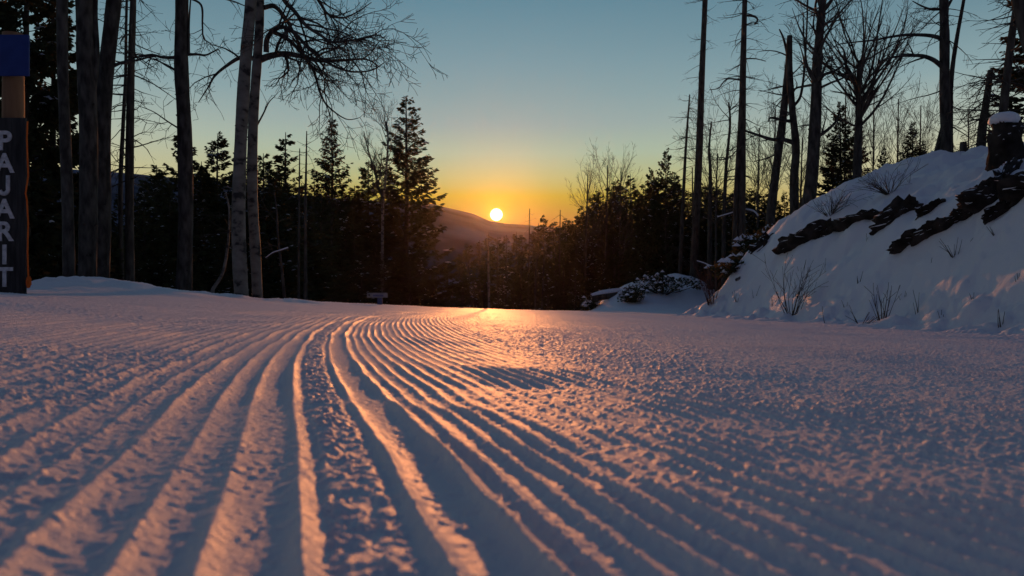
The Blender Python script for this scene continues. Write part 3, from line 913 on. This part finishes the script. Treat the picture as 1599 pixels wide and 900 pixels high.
bare_tree('aspen_tree', 'big bare aspen on the bank edge with branches curling up', 'aspen', [(1260, 340), (1268, 270), (1273, 190), (1275, 140), (1276, 100), (1281, 40), (1285, 0), (1290, -90)], 16.5, 21, 9, M['grey_bark'], ASPEN, 26, 1.6, (0.4, 1), elev=(5, 60),
          special=[([(1276, 135), (1286, 118), (1305, 110), (1318, 100), (1330, 80)], 6, 1.5, ASPEN, 0.3),
                   ([(1274, 215), (1290, 205), (1305, 190), (1312, 170)], 7, 2, ASPEN, 0.2),
                   ([(1273, 130), (1262, 110), (1256, 70), (1254, 20)], 5, 1.5, ASPEN, 0.5),
                   ([(1277, 60), (1270, 40), (1274, 10)], 4, 1.5, ASPEN, 0.2),
                   ([(1272, 195), (1258, 196), (1244, 198)], 3, 1.2, None, 0)])
bare_tree('aspen_tree', 'bare aspen with a broom of fine upward twigs, mid bank', 'aspen', [(1338, 300), (1339, 250), (1341, 190), (1341, 150), (1342, 95)], 17.0, 15, 7, M['grey_bark'], UPRIGHT, 26, 2.4, (0.45, 1), elev=(25, 70),
          special=[([(1340, 158), (1326, 148), (1312, 145), (1296, 142)], 4, 1.2, ASPEN, 0.3),
                   ([(1341, 150), (1330, 120), (1322, 105), (1318, 80), (1303, 62)], 6, 1.5, ASPEN, 0.4),
                   ([(1342, 150), (1356, 120), (1364, 95), (1372, 40), (1378, 0)], 5, 1.5, UPRIGHT, 0.4)])
bare_tree('aspen_tree', 'long-armed bare aspen with two arching limbs, right on the bank', 'aspen', [(1478, 262), (1477, 200), (1475, 140), (1475, 60), (1474, 0), (1475, -120), (1478, -230)], 14.5, 17, 11, M['grey_bark'], DEADSP, 48, 0.9, (0.15, 1), elev=(-45, 10),
          special=[([(1472, 62), (1458, 57), (1440, 55), (1415, 55), (1390, 58), (1365, 63), (1335, 66), (1305, 70)], 7, 1.5, ASPEN, 0.6),
                   ([(1471, 104), (1458, 94), (1442, 88), (1425, 87), (1405, 88), (1385, 92), (1372, 98)], 8, 2, ASPEN, -0.4),
                   ([(1472, 14), (1455, 15), (1440, 10), (1425, 2)], 5, 1.5, ASPEN, 0.3),
                   ([(1480, 10), (1490, -8), (1500, -30)], 5, 2, ASPEN, 0.2)],
          extra=[([(1484, 140), (1488, 100), (1495, 55), (1505, 0), (1515, -60)], 14.9, 8, 4), ([(1458, 262), (1464, 235), (1474, 195)], 14.8, 11, 8)])
dead_spruce('dead_spruce', 'thick broken dead trunk with shaggy twigs right of the long-armed aspen', [(1530, 262), (1534, 200), (1540, 160), (1547, 110)], 13.5, 15, 8, 80, 0.8, (0.2, 1))
dead_spruce('dead_spruce', 'leaning dead spruce near the right frame edge above the capped rock', [(1562, 220), (1570, 140), (1578, 70), (1588, 0), (1596, -80)], 13.0, 13, 8, 90, 0.8, (0.2, 1))
dead_spruce('dead_spruce', 'heavy dark trunk leaning out of the top right corner', [(1640, 230), (1620, 120), (1602, 50), (1585, -20), (1570, -80)], 11.0, 22, 18, 14, 0.5, (0.3, 1))
for i, (px, row, lab) in enumerate([(914, 272, 'leftmost'), (945, 258, 'middle'), (966, 262, 'rightmost')]):
    bare_tree('aspen_tree', f'{lab} of three faint bare crowns above the right wood, near the sun', 'aspen', [(px, 440), (px + 2, 350), (px + 4, row)], 42.0, 5, 1.5, M['twig'], UPRIGHT, 22, 2.2, (0.55, 0.95), elev=(40, 75))
for i, (px, row, lab) in enumerate([(1183, 200, 'behind the leaning broken trunk'), (1300, 235, 'between the big aspen and the broom-topped one'), (1400, 155, 'left of the pointed conifer on the bank'), (1435, 165, 'close left of the long-armed aspen'), (1118, 240, 'between the two tall dead poles'), (1208, 170, 'between the two broken snags'), (1250, 215, 'against the big bank-edge aspen'), (1318, 120, 'rising over the dark conifer between the aspens'), (1362, 150, 'right of the broom-topped aspen'), (1510, 170, 'right of the long-armed aspen')]):
    bare_tree('aspen_sapling', f'spindly bare sapling clump {lab}', 'sapling', [(px, 330), (px + 1, 280), (px + 3, row)], 22.0, 4, 1.5, M['twig'], UPRIGHT, 22, 1.9, (0.3, 0.9), elev=(35, 75))

fillr = [(893, 60, 342), (892, 52, 352), (900, 50, 340), (910, 54, 331), (919, 50, 322), (926, 58, 308), (938, 62, 300), (947, 48, 310), (955, 56, 290), (970, 60, 282), (977, 46, 315), (996, 54, 292), (912, 44, 352), (944, 46, 335), (1008, 50, 285), (1000, 52, 300), (1004, 42, 330), (1022, 36, 285), (1028, 38, 272), (1030, 31, 335), (1050, 36, 268), (1056, 34, 280), (1058, 30, 335), (1078, 33, 292),
         (1085, 30, 318), (1092, 32, 292), (1100, 31, 288), (1112, 29.5, 300), (1122, 30, 290), (1136, 28, 300), (1140, 27, 315), (1150, 29, 288), (1164, 26, 302), (1168, 25, 320), (1178, 27, 296), (1192, 25, 300), (1195, 24, 318), (1205, 26, 290), (1215, 24, 305), (1218, 22, 330), (1130, 24, 350), (1160, 22, 350), (1185, 20.5, 352), (1225, 25, 298), (1240, 26, 296), (1256, 27, 300), (1108, 33, 285), (1128, 34, 292), (1146, 32, 296), (1172, 31, 290), (1198, 30, 296),
         (925, 44, 350), (960, 42, 340), (935, 46, 330), (965, 48, 318), (985, 44, 325), (1010, 38, 310), (1045, 35, 310), (1065, 34, 305), (1010, 33, 360), (1075, 29.5, 385), (1105, 29, 385), (905, 40, 405), (940, 38, 400), (985, 35, 395), (890, 45, 385)]
for i, (px, Y, row) in enumerate(fillr):
    spruce(['tall', 'far1', 'full'][i % 3] if Y > 40 else ['full', 'far1', 'far3'][i % 3], 'shadowed spruce packed in the dark right wood behind the low bank', px, Y, row + rng.uniform(-4, 4), (0.95 if Y > 40 else 1.1) + 0.25 * rng.random(), group='shadowed spruces of the right wood', snow=i % 3 == 0)


# ------------------------------------------------------------------ rocks of the bank
def ico(sub):
    import bmesh
    bm = bmesh.new(); bmesh.ops.create_icosphere(bm, subdivisions=sub, radius=1)
    v = np.array([p.co[:] for p in bm.verts]); f = np.array([[q.index for q in p.verts] for p in bm.faces])
    bm.free()
    return v, f


ICO = ico(4)


def n3(p, seed):
    return vnoise(p[:, 0] + 3.1 * p[:, 2], p[:, 1] - 2.3 * p[:, 2], seed) + vnoise(p[:, 1] + 1.7 * p[:, 0], p[:, 2] + 5, seed + 1)


def rock(label, a, b, thick, depth=0.30, sink=0.10, seed=1, group=None, name='rock'):
    """a, b: ends of the rock as seen on the bank (pixels)"""
    A, B = hit(*a), hit(*b)
    c = (A + B) / 2
    ax = (B - A); ln = ax.length; ax.normalize()
    nrm_ = Vector((-0.75, -0.35, 0.55)).normalized()
    up = ax.cross(nrm_).normalized(); out = up.cross(ax).normalized()
    if out.dot(Vector((-0.6, -1, 0.3))) < 0:
        out = -out
    v, f = ICO
    v = v.copy()
    v = np.sign(v) * np.abs(v) ** 0.8
    d = 1 + 0.32 * n3(v * 1.6 + seed * 7, seed) + 0.26 * n3(v * 4.2 + seed, seed + 5) + 0.12 * n3(v * 11, seed + 9)
    v = v * d[:, None]
    v[:, 1] += 0.25 * np.sin(v[:, 0] * 3 + seed)       # wavy band
    th = thick * c.y / FPX
    X = np.array(ax); Z = np.array(up); O = np.array(out)
    w = v[:, :1] * X * ln * 0.5 + v[:, 1:2] * Z * th * 0.5 + v[:, 2:3] * O * depth
    mb = MB(); mb.v.append(w); mb.t.append(f); mb.n = len(w)
    o = obj(name, mb.mesh(name, M['rock'], smooth=False))
    o.location = c - out * sink
    return tag(o, label, 'rock', group)


rock('long dark rock ledge under snow, lowest on the bank beside a shrub', (1222, 396), (1312, 352), 29, 0.32, 0.10, 1)
rock('dark rock continuing the long ledge uphill to the right', (1296, 362), (1384, 338), 19, 0.29, 0.10, 2)
rock('blocky dark rock in the middle of the bank', (1368, 362), (1442, 322), 32, 0.30, 0.10, 3)
rock('thin blade of rock sticking out right of the blocky one', (1428, 346), (1480, 318), 12, 0.21, 0.08, 4)
rock('thin pointed rock slab below the blades, mid bank', (1392, 398), (1448, 366), 14, 0.21, 0.07, 5)
rock('flat rock slab joined above the thin pointed one', (1430, 382), (1498, 344), 19, 0.22, 0.08, 6)
rock('small dark rock bridging the flat slab and the upper outcrop', (1484, 350), (1520, 332), 11, 0.18, 0.07, 7)
rock('upper rock outcrop under the capped pillar', (1506, 336), (1572, 296), 30, 0.29, 0.10, 8)
rock('small rock knob on the left shoulder of the upper outcrop', (1506, 318), (1540, 298), 16, 0.21, 0.08, 9)
rock('slanting rock under the pillar on the upper bank', (1556, 298), (1592, 258), 16, 0.21, 0.07, 10)
rock('dark boulder cut by the right frame edge', (1570, 318), (1640, 292), 37, 0.34, 0.10, 11)
rock('narrow rock tail below the boulder at the right edge', (1540, 348), (1580, 318), 12, 0.16, 0.06, 12)
rock('tiny dark stone showing through the lower bank snow', (1150, 440), (1157, 434), 6, 0.04, 0.0, 13)
rock('snow-covered rock hump behind the rust shrub, left end of the bank', (1168, 405), (1206, 368), 27, 0.24, 0.16, 14)

# the pillar with its snow cap
pb = hit(1568, 262)
pil = thing('rock_pillar', 'upright dark rock pillar with a round snow cap, top of bank', 'rock', tuple(pb))
v, f = ICO
w = np.sign(v) * np.abs(v) ** 0.75
w = w * (1 + 0.34 * n3(v * 1.9, 90) + 0.22 * n3(v * 4.5, 92) + 0.10 * n3(v * 11, 94))[:, None]
k = pb.y / FPX
w = w * np.array([21 * k, 18 * k, 48 * k]); w[:, 2] += 28 * k
w[:, 0] += 4 * k * np.sin(w[:, 2] / (20 * k))
mb = MB(); mb.v.append(w); mb.t.append(f); mb.n = len(w)
obj('stone', mb.mesh('stone', M['rock'], smooth=False), pil)
w = v * (1 + 0.10 * n3(v * 2, 95))[:, None] * np.array([21 * k, 20 * k, 13 * k])
w[:, 2] = np.maximum(w[:, 2], -7 * k) + 74 * k
mb = MB(); mb.v.append(w); mb.t.append(f); mb.n = len(w)
obj('snow_cap', mb.mesh('snow_cap', M['soft_snow']), pil)

# stumps on the bank top
dead_spruce('tree_stump', 'short broken stump on the bank crest left of the capped pillar', [(1506, 262), (1505, 240), (1504, 222)], 13.0, 13, 9, 3, 0.25, (0.5, 1))


# ------------------------------------------------------------------ shrubs and dead stems
SHRUB = dict(curl=0.5, wig=0.16, trop=[0.15, 0.3, 0.2, 0.0], rmin=0.0022, levels=2, dens=[5, 5, 4, 3], t0=0.25, ang=(20, 45), ratio=(0.3, 0.55), seg=0.08)
LYING = dict(SHRUB, trop=[-0.5, -0.3, 0, 0], dens=[7, 6, 4, 3], wig=0.25)


def shrub(label, px, py, n, hpx, spread, name='bare_shrub', material='twig', P=SHRUB, lean=(0, 0), r=0.006, group=None, Y=None):
    b = hit(px, py) if Y is None else ground_at(px, Y)
    Lh = hpx * b.y / FPX
    mb = MB()
    for i in range(n):
        a = rng.uniform(0, 6.28); s = spread * math.sqrt(rng.random())
        d = np.array([math.cos(a) * s + lean[0], math.sin(a) * s * 0.7 + lean[1], 1.0])
        p0 = np.array([math.cos(a), math.sin(a), 0]) * Lh * 0.12 * rng.random() + [0, 0, -0.04]
        grow(mb, p0, d, Lh * rng.uniform(0.55, 1.15) * math.sqrt(1 + s * s) * 0.9, r * rng.uniform(0.7, 1.1), 0, P)
    o = obj(name, mb.mesh(name, M[material]))
    o.location = b
    return tag(o, label, 'shrub', group)


shrub('tall fan-shaped bare shrub at the foot of the bank, biggest there', 1236, 488, 18, 84, 0.55)
shrub('bare shrub with two upright tufts, right of the biggest one', 1376, 500, 11, 62, 0.55)
shrub('thin upright pair of dead stems right of the tufted shrub', 1434, 492, 3, 46, 0.15)
shrub('low tangle of twigs half buried at the bank foot', 1345, 508, 10, 34, 1.6, P=LYING, lean=(0.6, 0))
shrub('small dark twiggy plant at the bank foot near the right edge', 1563, 512, 4, 34, 0.3)
shrub('single short dead stem left of the tufted shrub', 1292, 506, 1, 34, 0.1, lean=(-0.25, 0))
shrub('rust-brown shrub thicket where the bank meets the low hollow', 1112, 474, 26, 62, 0.5, material='red_twig')
shrub('dark shrub behind the rust-brown thicket', 1092, 452, 18, 60, 0.6)
shrub('dry stalk patch on the warm-lit middle of the slope', 1490, 398, 9, 34, 0.9)
shrub('sparse dry stalks high on the slope near the right edge', 1556, 366, 5, 22, 0.7)
shrub('dark shrub mat lying on top of the long rock ledge', 1296, 335, 30, 42, 1.4, P=LYING, lean=(-0.3, -0.2))
shrub('dark shrub mat hanging over the bank crest above the blocky rock', 1388, 300, 34, 44, 1.6, P=LYING, lean=(-0.5, -0.2))
shrub('single dead stem under the long rock ledge', 1351, 382, 2, 26, 0.25)
shrub('short dark twigs on the bank foot left of the biggest shrub', 1178, 462, 2, 22, 0.4)
for i, (px, Y, lab) in enumerate([(1000, 23.6, 'left part of the low bank'), (985, 23.8, 'low bank beside the snowy log')]):
    shrub('thin twigs poking from the ' + lab, px, 0, 8, 26, 0.8, Y=Y)


# small evergreen shrub with snow on the low bank
def low_evergreen(label, px, Y, wpx, hpx, seed, name='juniper_shrub'):
    g = np.random.default_rng(seed)
    b = ground_at(px, Y); k = Y / FPX
    root = thing(name, label, 'shrub', tuple(b))
    n = 2200
    c = g.normal(0, 1, (26, 3)) * [wpx * k * 0.28, 0.3, hpx * k * 0.24] + [0, 0, hpx * k * 0.42]
    P = c[g.integers(0, 26, n)] + g.normal(0, 1, (n, 3)) * [0.09, 0.09, 0.06]
    P[:, 2] = np.maximum(P[:, 2], 0.0)
    dv = g.normal(0, 1, (n, 3)); dv[:, 2] = np.abs(dv[:, 2]) * 0.6; dv /= np.linalg.norm(dv, axis=1)[:, None]
    wv = np.cross(dv, g.normal(0, 1, (n, 3))); wv /= np.linalg.norm(wv, axis=1)[:, None]
    s = g.uniform(0.05, 0.12, n)[:, None]
    mb = MB(); mb.quads(np.stack([P, P + dv * s * .5 + wv * s * .2, P + dv * s, P + dv * s * .5 - wv * s * .2], 1))
    obj('foliage', mb.mesh('foliage', M['needle'], smooth=False), root)
    st = MB()
    for q in c:
        st.tube([np.zeros(3) - [0, 0, .1], q * [.6, .6, .4], q], [0.02, 0.012, 0.006], 4)
    obj('stems', st.mesh('stems', M['twig']), root)
    mb = MB()
    for q in c:
        for _ in range(2):
            o = q + g.normal(0, 1, 3) * [0.13, 0.1, 0.05] + [0, -0.03, 0.06]
            an = np.arange(7) * 2 * math.pi / 7; r_ = g.uniform(0.03, 0.085, 7)
            ring = np.stack([o[0] + r_ * np.cos(an) * 1.3, o[1] + r_ * np.sin(an), np.full(7, o[2]) - 0.02], -1)
            mb.tris(np.stack([ring, np.roll(ring, -1, 0), np.tile(o + [0, 0, 0.05], (7, 1))], 1))
    obj('snow_clumps', mb.mesh('snow_clumps', M['soft_snow']), root)


low_evergreen('snow-clumped evergreen shrub in the middle of the low bank', 1036, 23.2, 56, 34, 3)
low_evergreen('small evergreen tuft left of the snow-clumped shrub on the low bank', 984, 22.8, 16, 20, 4)
low_evergreen('snowy evergreen tuft at the left end of the low bank', 925, 24.6, 16, 18, 5)

low_evergreen('snow-clumped brush lowest along the left edge of the big bank', 1146, 13.4, 34, 26, 6)
low_evergreen('snow-clumped brush halfway up the left edge of the big bank', 1176, 13.8, 34, 26, 7)
low_evergreen('snow-clumped brush near the top of the left edge of the big bank', 1206, 14.2, 34, 24, 8)
for px, py, lab in [(1262, 470, 'right beside the biggest fan-shaped shrub'), (1205, 478, 'just left of the biggest fan-shaped shrub'), (1320, 478, 'uphill of the low twig tangle'), (1410, 470, 'uphill of the upright pair of stems'), (1470, 500, 'at the foot, between the upright pair and the right-hand plant'),
                    (1520, 470, 'on the sunlit patch near the right edge'), (1340, 440, 'on bare snow under the long ledge'), (1450, 420, 'left of the dry stalk patch'), (1250, 425, 'below the low end of the long ledge'), (1590, 440, 'against the right frame edge'), (1420, 285, 'on the smooth crest right of the hanging mat'), (1150, 470, 'at the bank foot near the rust thicket')]:
    shrub('a few short dry stems ' + lab, px, py, 3, 20, 0.5)

# log on the low bank, snow on it
lg = ground_at(948, 24.4)
k = 24.4 / FPX
log = thing('fallen_log', 'snow-covered fallen log lying across the low bank', 'log', tuple(lg))
mb = MB(); mb.tube(np.array([[-27 * k, -.2, .02], [-10 * k, -.1, .10], [10 * k, 0, .16], [30 * k, .2, .24]]), [.13, .125, .12, .11], 10, cap=True)
obj('trunk', mb.mesh('trunk', M['dark_bark']), log)
mb = MB(); mb.tube(np.array([[-26 * k, -.2, .13], [-10 * k, -.1, .21], [10 * k, 0, .27], [29 * k, .2, .34]]), [.07, .10, .10, .06], 9, cap=True)
obj('snow_layer', mb.mesh('snow_layer', M['soft_snow']), log)


# snow-loaded fallen branches in front of the right wood
def snowy_branch(label, pts, Y, w):
    Q = path3(pts, Y); o0 = Q[0].copy()
    rr = np.linspace(w, w * 0.4, len(Q)) * Y / FPX / 2
    root = thing('fallen_branch', label, 'branch', tuple(o0))
    mb = MB(); mb.tube(Q - o0, rr, 6); obj('wood', mb.mesh('wood', M['grey_bark']), root)
    mb = MB(); mb.tube(Q - o0 + [0, -0.01, rr[0] * 0.9], rr * 0.8, 6); obj('snow_layer', mb.mesh('snow_layer', M['soft_snow']), root)


snowy_branch('arched snow-topped branch low in front of the right wood', [(1183, 340), (1176, 332), (1160, 329), (1144, 334), (1120, 341)], 18.6, 5)
snowy_branch('bent pale branch low in the right wood above the rust shrub', [(1140, 424), (1126, 420), (1110, 417), (1098, 412), (1088, 409)], 18.4, 4)
snowy_branch('fallen pale branch on the dark floor right of the twin aspens', [(450, 388), (438, 392), (426, 396), (415, 404)], 12.8, 3)


# ------------------------------------------------------------------ signs and cord
SY = 6.5
kx = SY / FPX
gx = at(11, 452, SY)
sign = thing('trail_sign', 'tall black vertical board with pale capital letters under a blue panel', 'sign', (gx.x, SY, float(base(gx.x, SY)) - 0.1))
zg = float(base(gx.x, SY)) - 0.1


def sz(row):
    return (450 - row) * kx - zg


def bevel_box(name, lo, hi, m, parent, bev=0.008):
    mb = MB(); box(mb, lo, hi)
    o = obj(name, mb.mesh(name, m, smooth=False), parent)
    md = o.modifiers.new('bevel', 'BEVEL'); md.width = bev; md.segments = 2
    return o


mb = MB(); zz = np.linspace(0, sz(48), 9)
mb.tube(np.stack([np.full(9, -0.005), np.full(9, 0.09), zz], -1), 0.085 * (1 + 0.02 * rng.normal(0, 1, 9)), 14, cap=True)
obj('post', mb.mesh('post', M['post']), sign)
bevel_box('board', (-0.172, -0.03, 0.0), (0.176, 0.0, sz(185)), M['sign_black'], sign)
bevel_box('panel', (-0.24, -0.035, sz(120)), (0.208, -0.008, sz(56)), M['blue'], sign)


def text_mesh(ch, size):
    cu = bpy.data.curves.new('letter', 'FONT')
    cu.body = ch; cu.size = size; cu.align_x = 'CENTER'; cu.align_y = 'BOTTOM_BASELINE'
    cu.extrude = 0.004; cu.offset = 0.006
    o = bpy.data.objects.new('letter', cu); col.objects.link(o)
    dg = bpy.context.evaluated_depsgraph_get()
    me = bpy.data.meshes.new_from_object(o.evaluated_get(dg))
    bpy.data.objects.remove(o)
    me.materials.clear(); me.materials.append(M['letter'])
    return me


def letter_j(h):
    """capital J with a full hook, drawn as one flat stroke with thickness"""
    w, r_ = 0.034, 0.036
    c = [(0.030, h)] + [(0.030, r_ + 0.010)] + [(-0.006 + r_ * math.cos(t), r_ + 0.010 + r_ * math.sin(t) - 0.002) for t in np.linspace(0, -math.pi * 0.95, 11)]
    c = np.array(c); d = np.gradient(c, axis=0); d /= np.linalg.norm(d, axis=1)[:, None]
    nn = np.stack([-d[:, 1], d[:, 0]], -1) * w / 2
    n_ = len(c); V = []
    for z in (-0.004, 0.004):
        V += [(p[0], p[1], z) for p in c + nn] + [(p[0], p[1], z) for p in c - nn]
    q = []
    for i in range(n_ - 1):
        a0, b0, a1, b1 = i, i + n_, i + 2 * n_, i + 3 * n_
        q += [(a1, b1, b1 + 1, a1 + 1), (a0, a0 + 1, b0 + 1, b0), (a0, a1, a1 + 1, a0 + 1), (b0, b0 + 1, b1 + 1, b1)]
    q += [(0, n_, 3 * n_, 2 * n_), (n_ - 1, 3 * n_ - 1, 4 * n_ - 1, 2 * n_ - 1)]
    mb = MB(); mb.v.append(np.array(V, float)); mb.q.append(np.array(q)); mb.n = len(V)
    return mb.mesh('letter', M['letter'], smooth=False)


for ch, row in zip('PAJARIT', (235, 270, 305, 341, 376, 412, 447)):
    o = obj('letter', letter_j(0.168) if ch == 'J' else text_mesh(ch, 0.232), sign)
    o.location = (0.002, -0.0345, sz(row)); o.rotation_euler = (R(90), 0, 0)

cp = at(45, 452, SY - 0.05)
cord = thing('orange_cord', 'thin orange webbing strap hanging down the edge of the black board', 'strap', (cp.x, cp.y, zg + 0.09))
z0 = zg + 0.09
mb = MB()
cpts = [(43, 190), (42, 215), (43, 250), (44, 275), (40, 302), (42, 312), (44, 350), (43, 395), (44, 425), (45, 440)]
Q = np.array([at(a, b, SY - 0.05) for a, b in cpts]) - np.array([cp.x, cp.y, z0])
mb.tube(Q, np.full(len(Q), 0.0065), 6)
obj('strap', mb.mesh('strap', M['orange']), cord)
mb = MB()
w = v * (1 + 0.3 * n3(v * 2, 33))[:, None] * [0.022, 0.02, 0.05]
w = w + (np.array(at(45, 441, SY - 0.05)) - np.array([cp.x, cp.y, z0]))
mb.v.append(w); mb.t.append(f); mb.n = len(w)
obj('knot', mb.mesh('knot', M['orange']), cord)

TY = 16.5
tg = ground_at(592, TY)
ts = thing('trail_marker', 'small pale low trail sign with blue stripe at the far snow edge', 'sign', (tg.x, TY, tg.z - 0.05))
k = TY / FPX


def tz(row):
    return (450 - row) * k - tg.z + 0.05


bevel_box('post', (-0.04, 0.0, 0), (0.065, 0.05, tz(463)), M['pale_blue'], ts, 0.004)
bevel_box('board', (-0.265, -0.02, tz(465)), (0.19, -0.002, tz(457.5)), M['pale_board'], ts, 0.004)
bevel_box('stripe', (-0.13, -0.026, tz(463.5)), (0.10, -0.0205, tz(460.5)), M['pale_blue'], ts, 0.002)
mb = MB(); an = np.arange(16) * 2 * math.pi / 16
ring = np.stack([-0.215 + 0.022 * np.cos(an), np.full(16, -0.0215), tz(461) + 0.022 * np.sin(an)], -1)
mb.tris(np.stack([ring, np.roll(ring, -1, 0), np.tile([[-0.215, -0.024, tz(461)]], (16, 1))], 1))
obj('round_mark', mb.mesh('round_mark', M['sign_black']), ts)

# ------------------------------------------------------------------ haze
if HAZE_DENSITY:
    lo_z, hi_z = 0.0, 0.0
    for nm_ in ('mountain_terrain', 'snow_ground'):
        me_ = bpy.data.objects[nm_].data
        zz_ = np.empty(len(me_.vertices) * 3, np.float32); me_.vertices.foreach_get('co', zz_)
        lo_z = min(lo_z, float(zz_[2::3].min())); hi_z = max(hi_z, float(zz_[2::3].max()))
    mb = MB(); box(mb, (-680, -680, lo_z - 1.2), (680, 680, hi_z + 1.5))
    hm = bpy.data.materials.new('haze_air'); hm.use_nodes = True
    t = hm.node_tree; t.nodes.clear()
    pv = t.nodes.new('ShaderNodeVolumePrincipled')
    pv.inputs['Color'].default_value = (0.92, 0.92, 0.95, 1)
    pv.inputs['Density'].default_value = HAZE_DENSITY
    pv.inputs['Anisotropy'].default_value = HAZE_G
    out = t.nodes.new('ShaderNodeOutputMaterial')
    t.links.new(pv.outputs[0], out.inputs['Volume'])
    tag(obj('haze', mb.mesh('haze', hm, smooth=False)), kind='stuff')
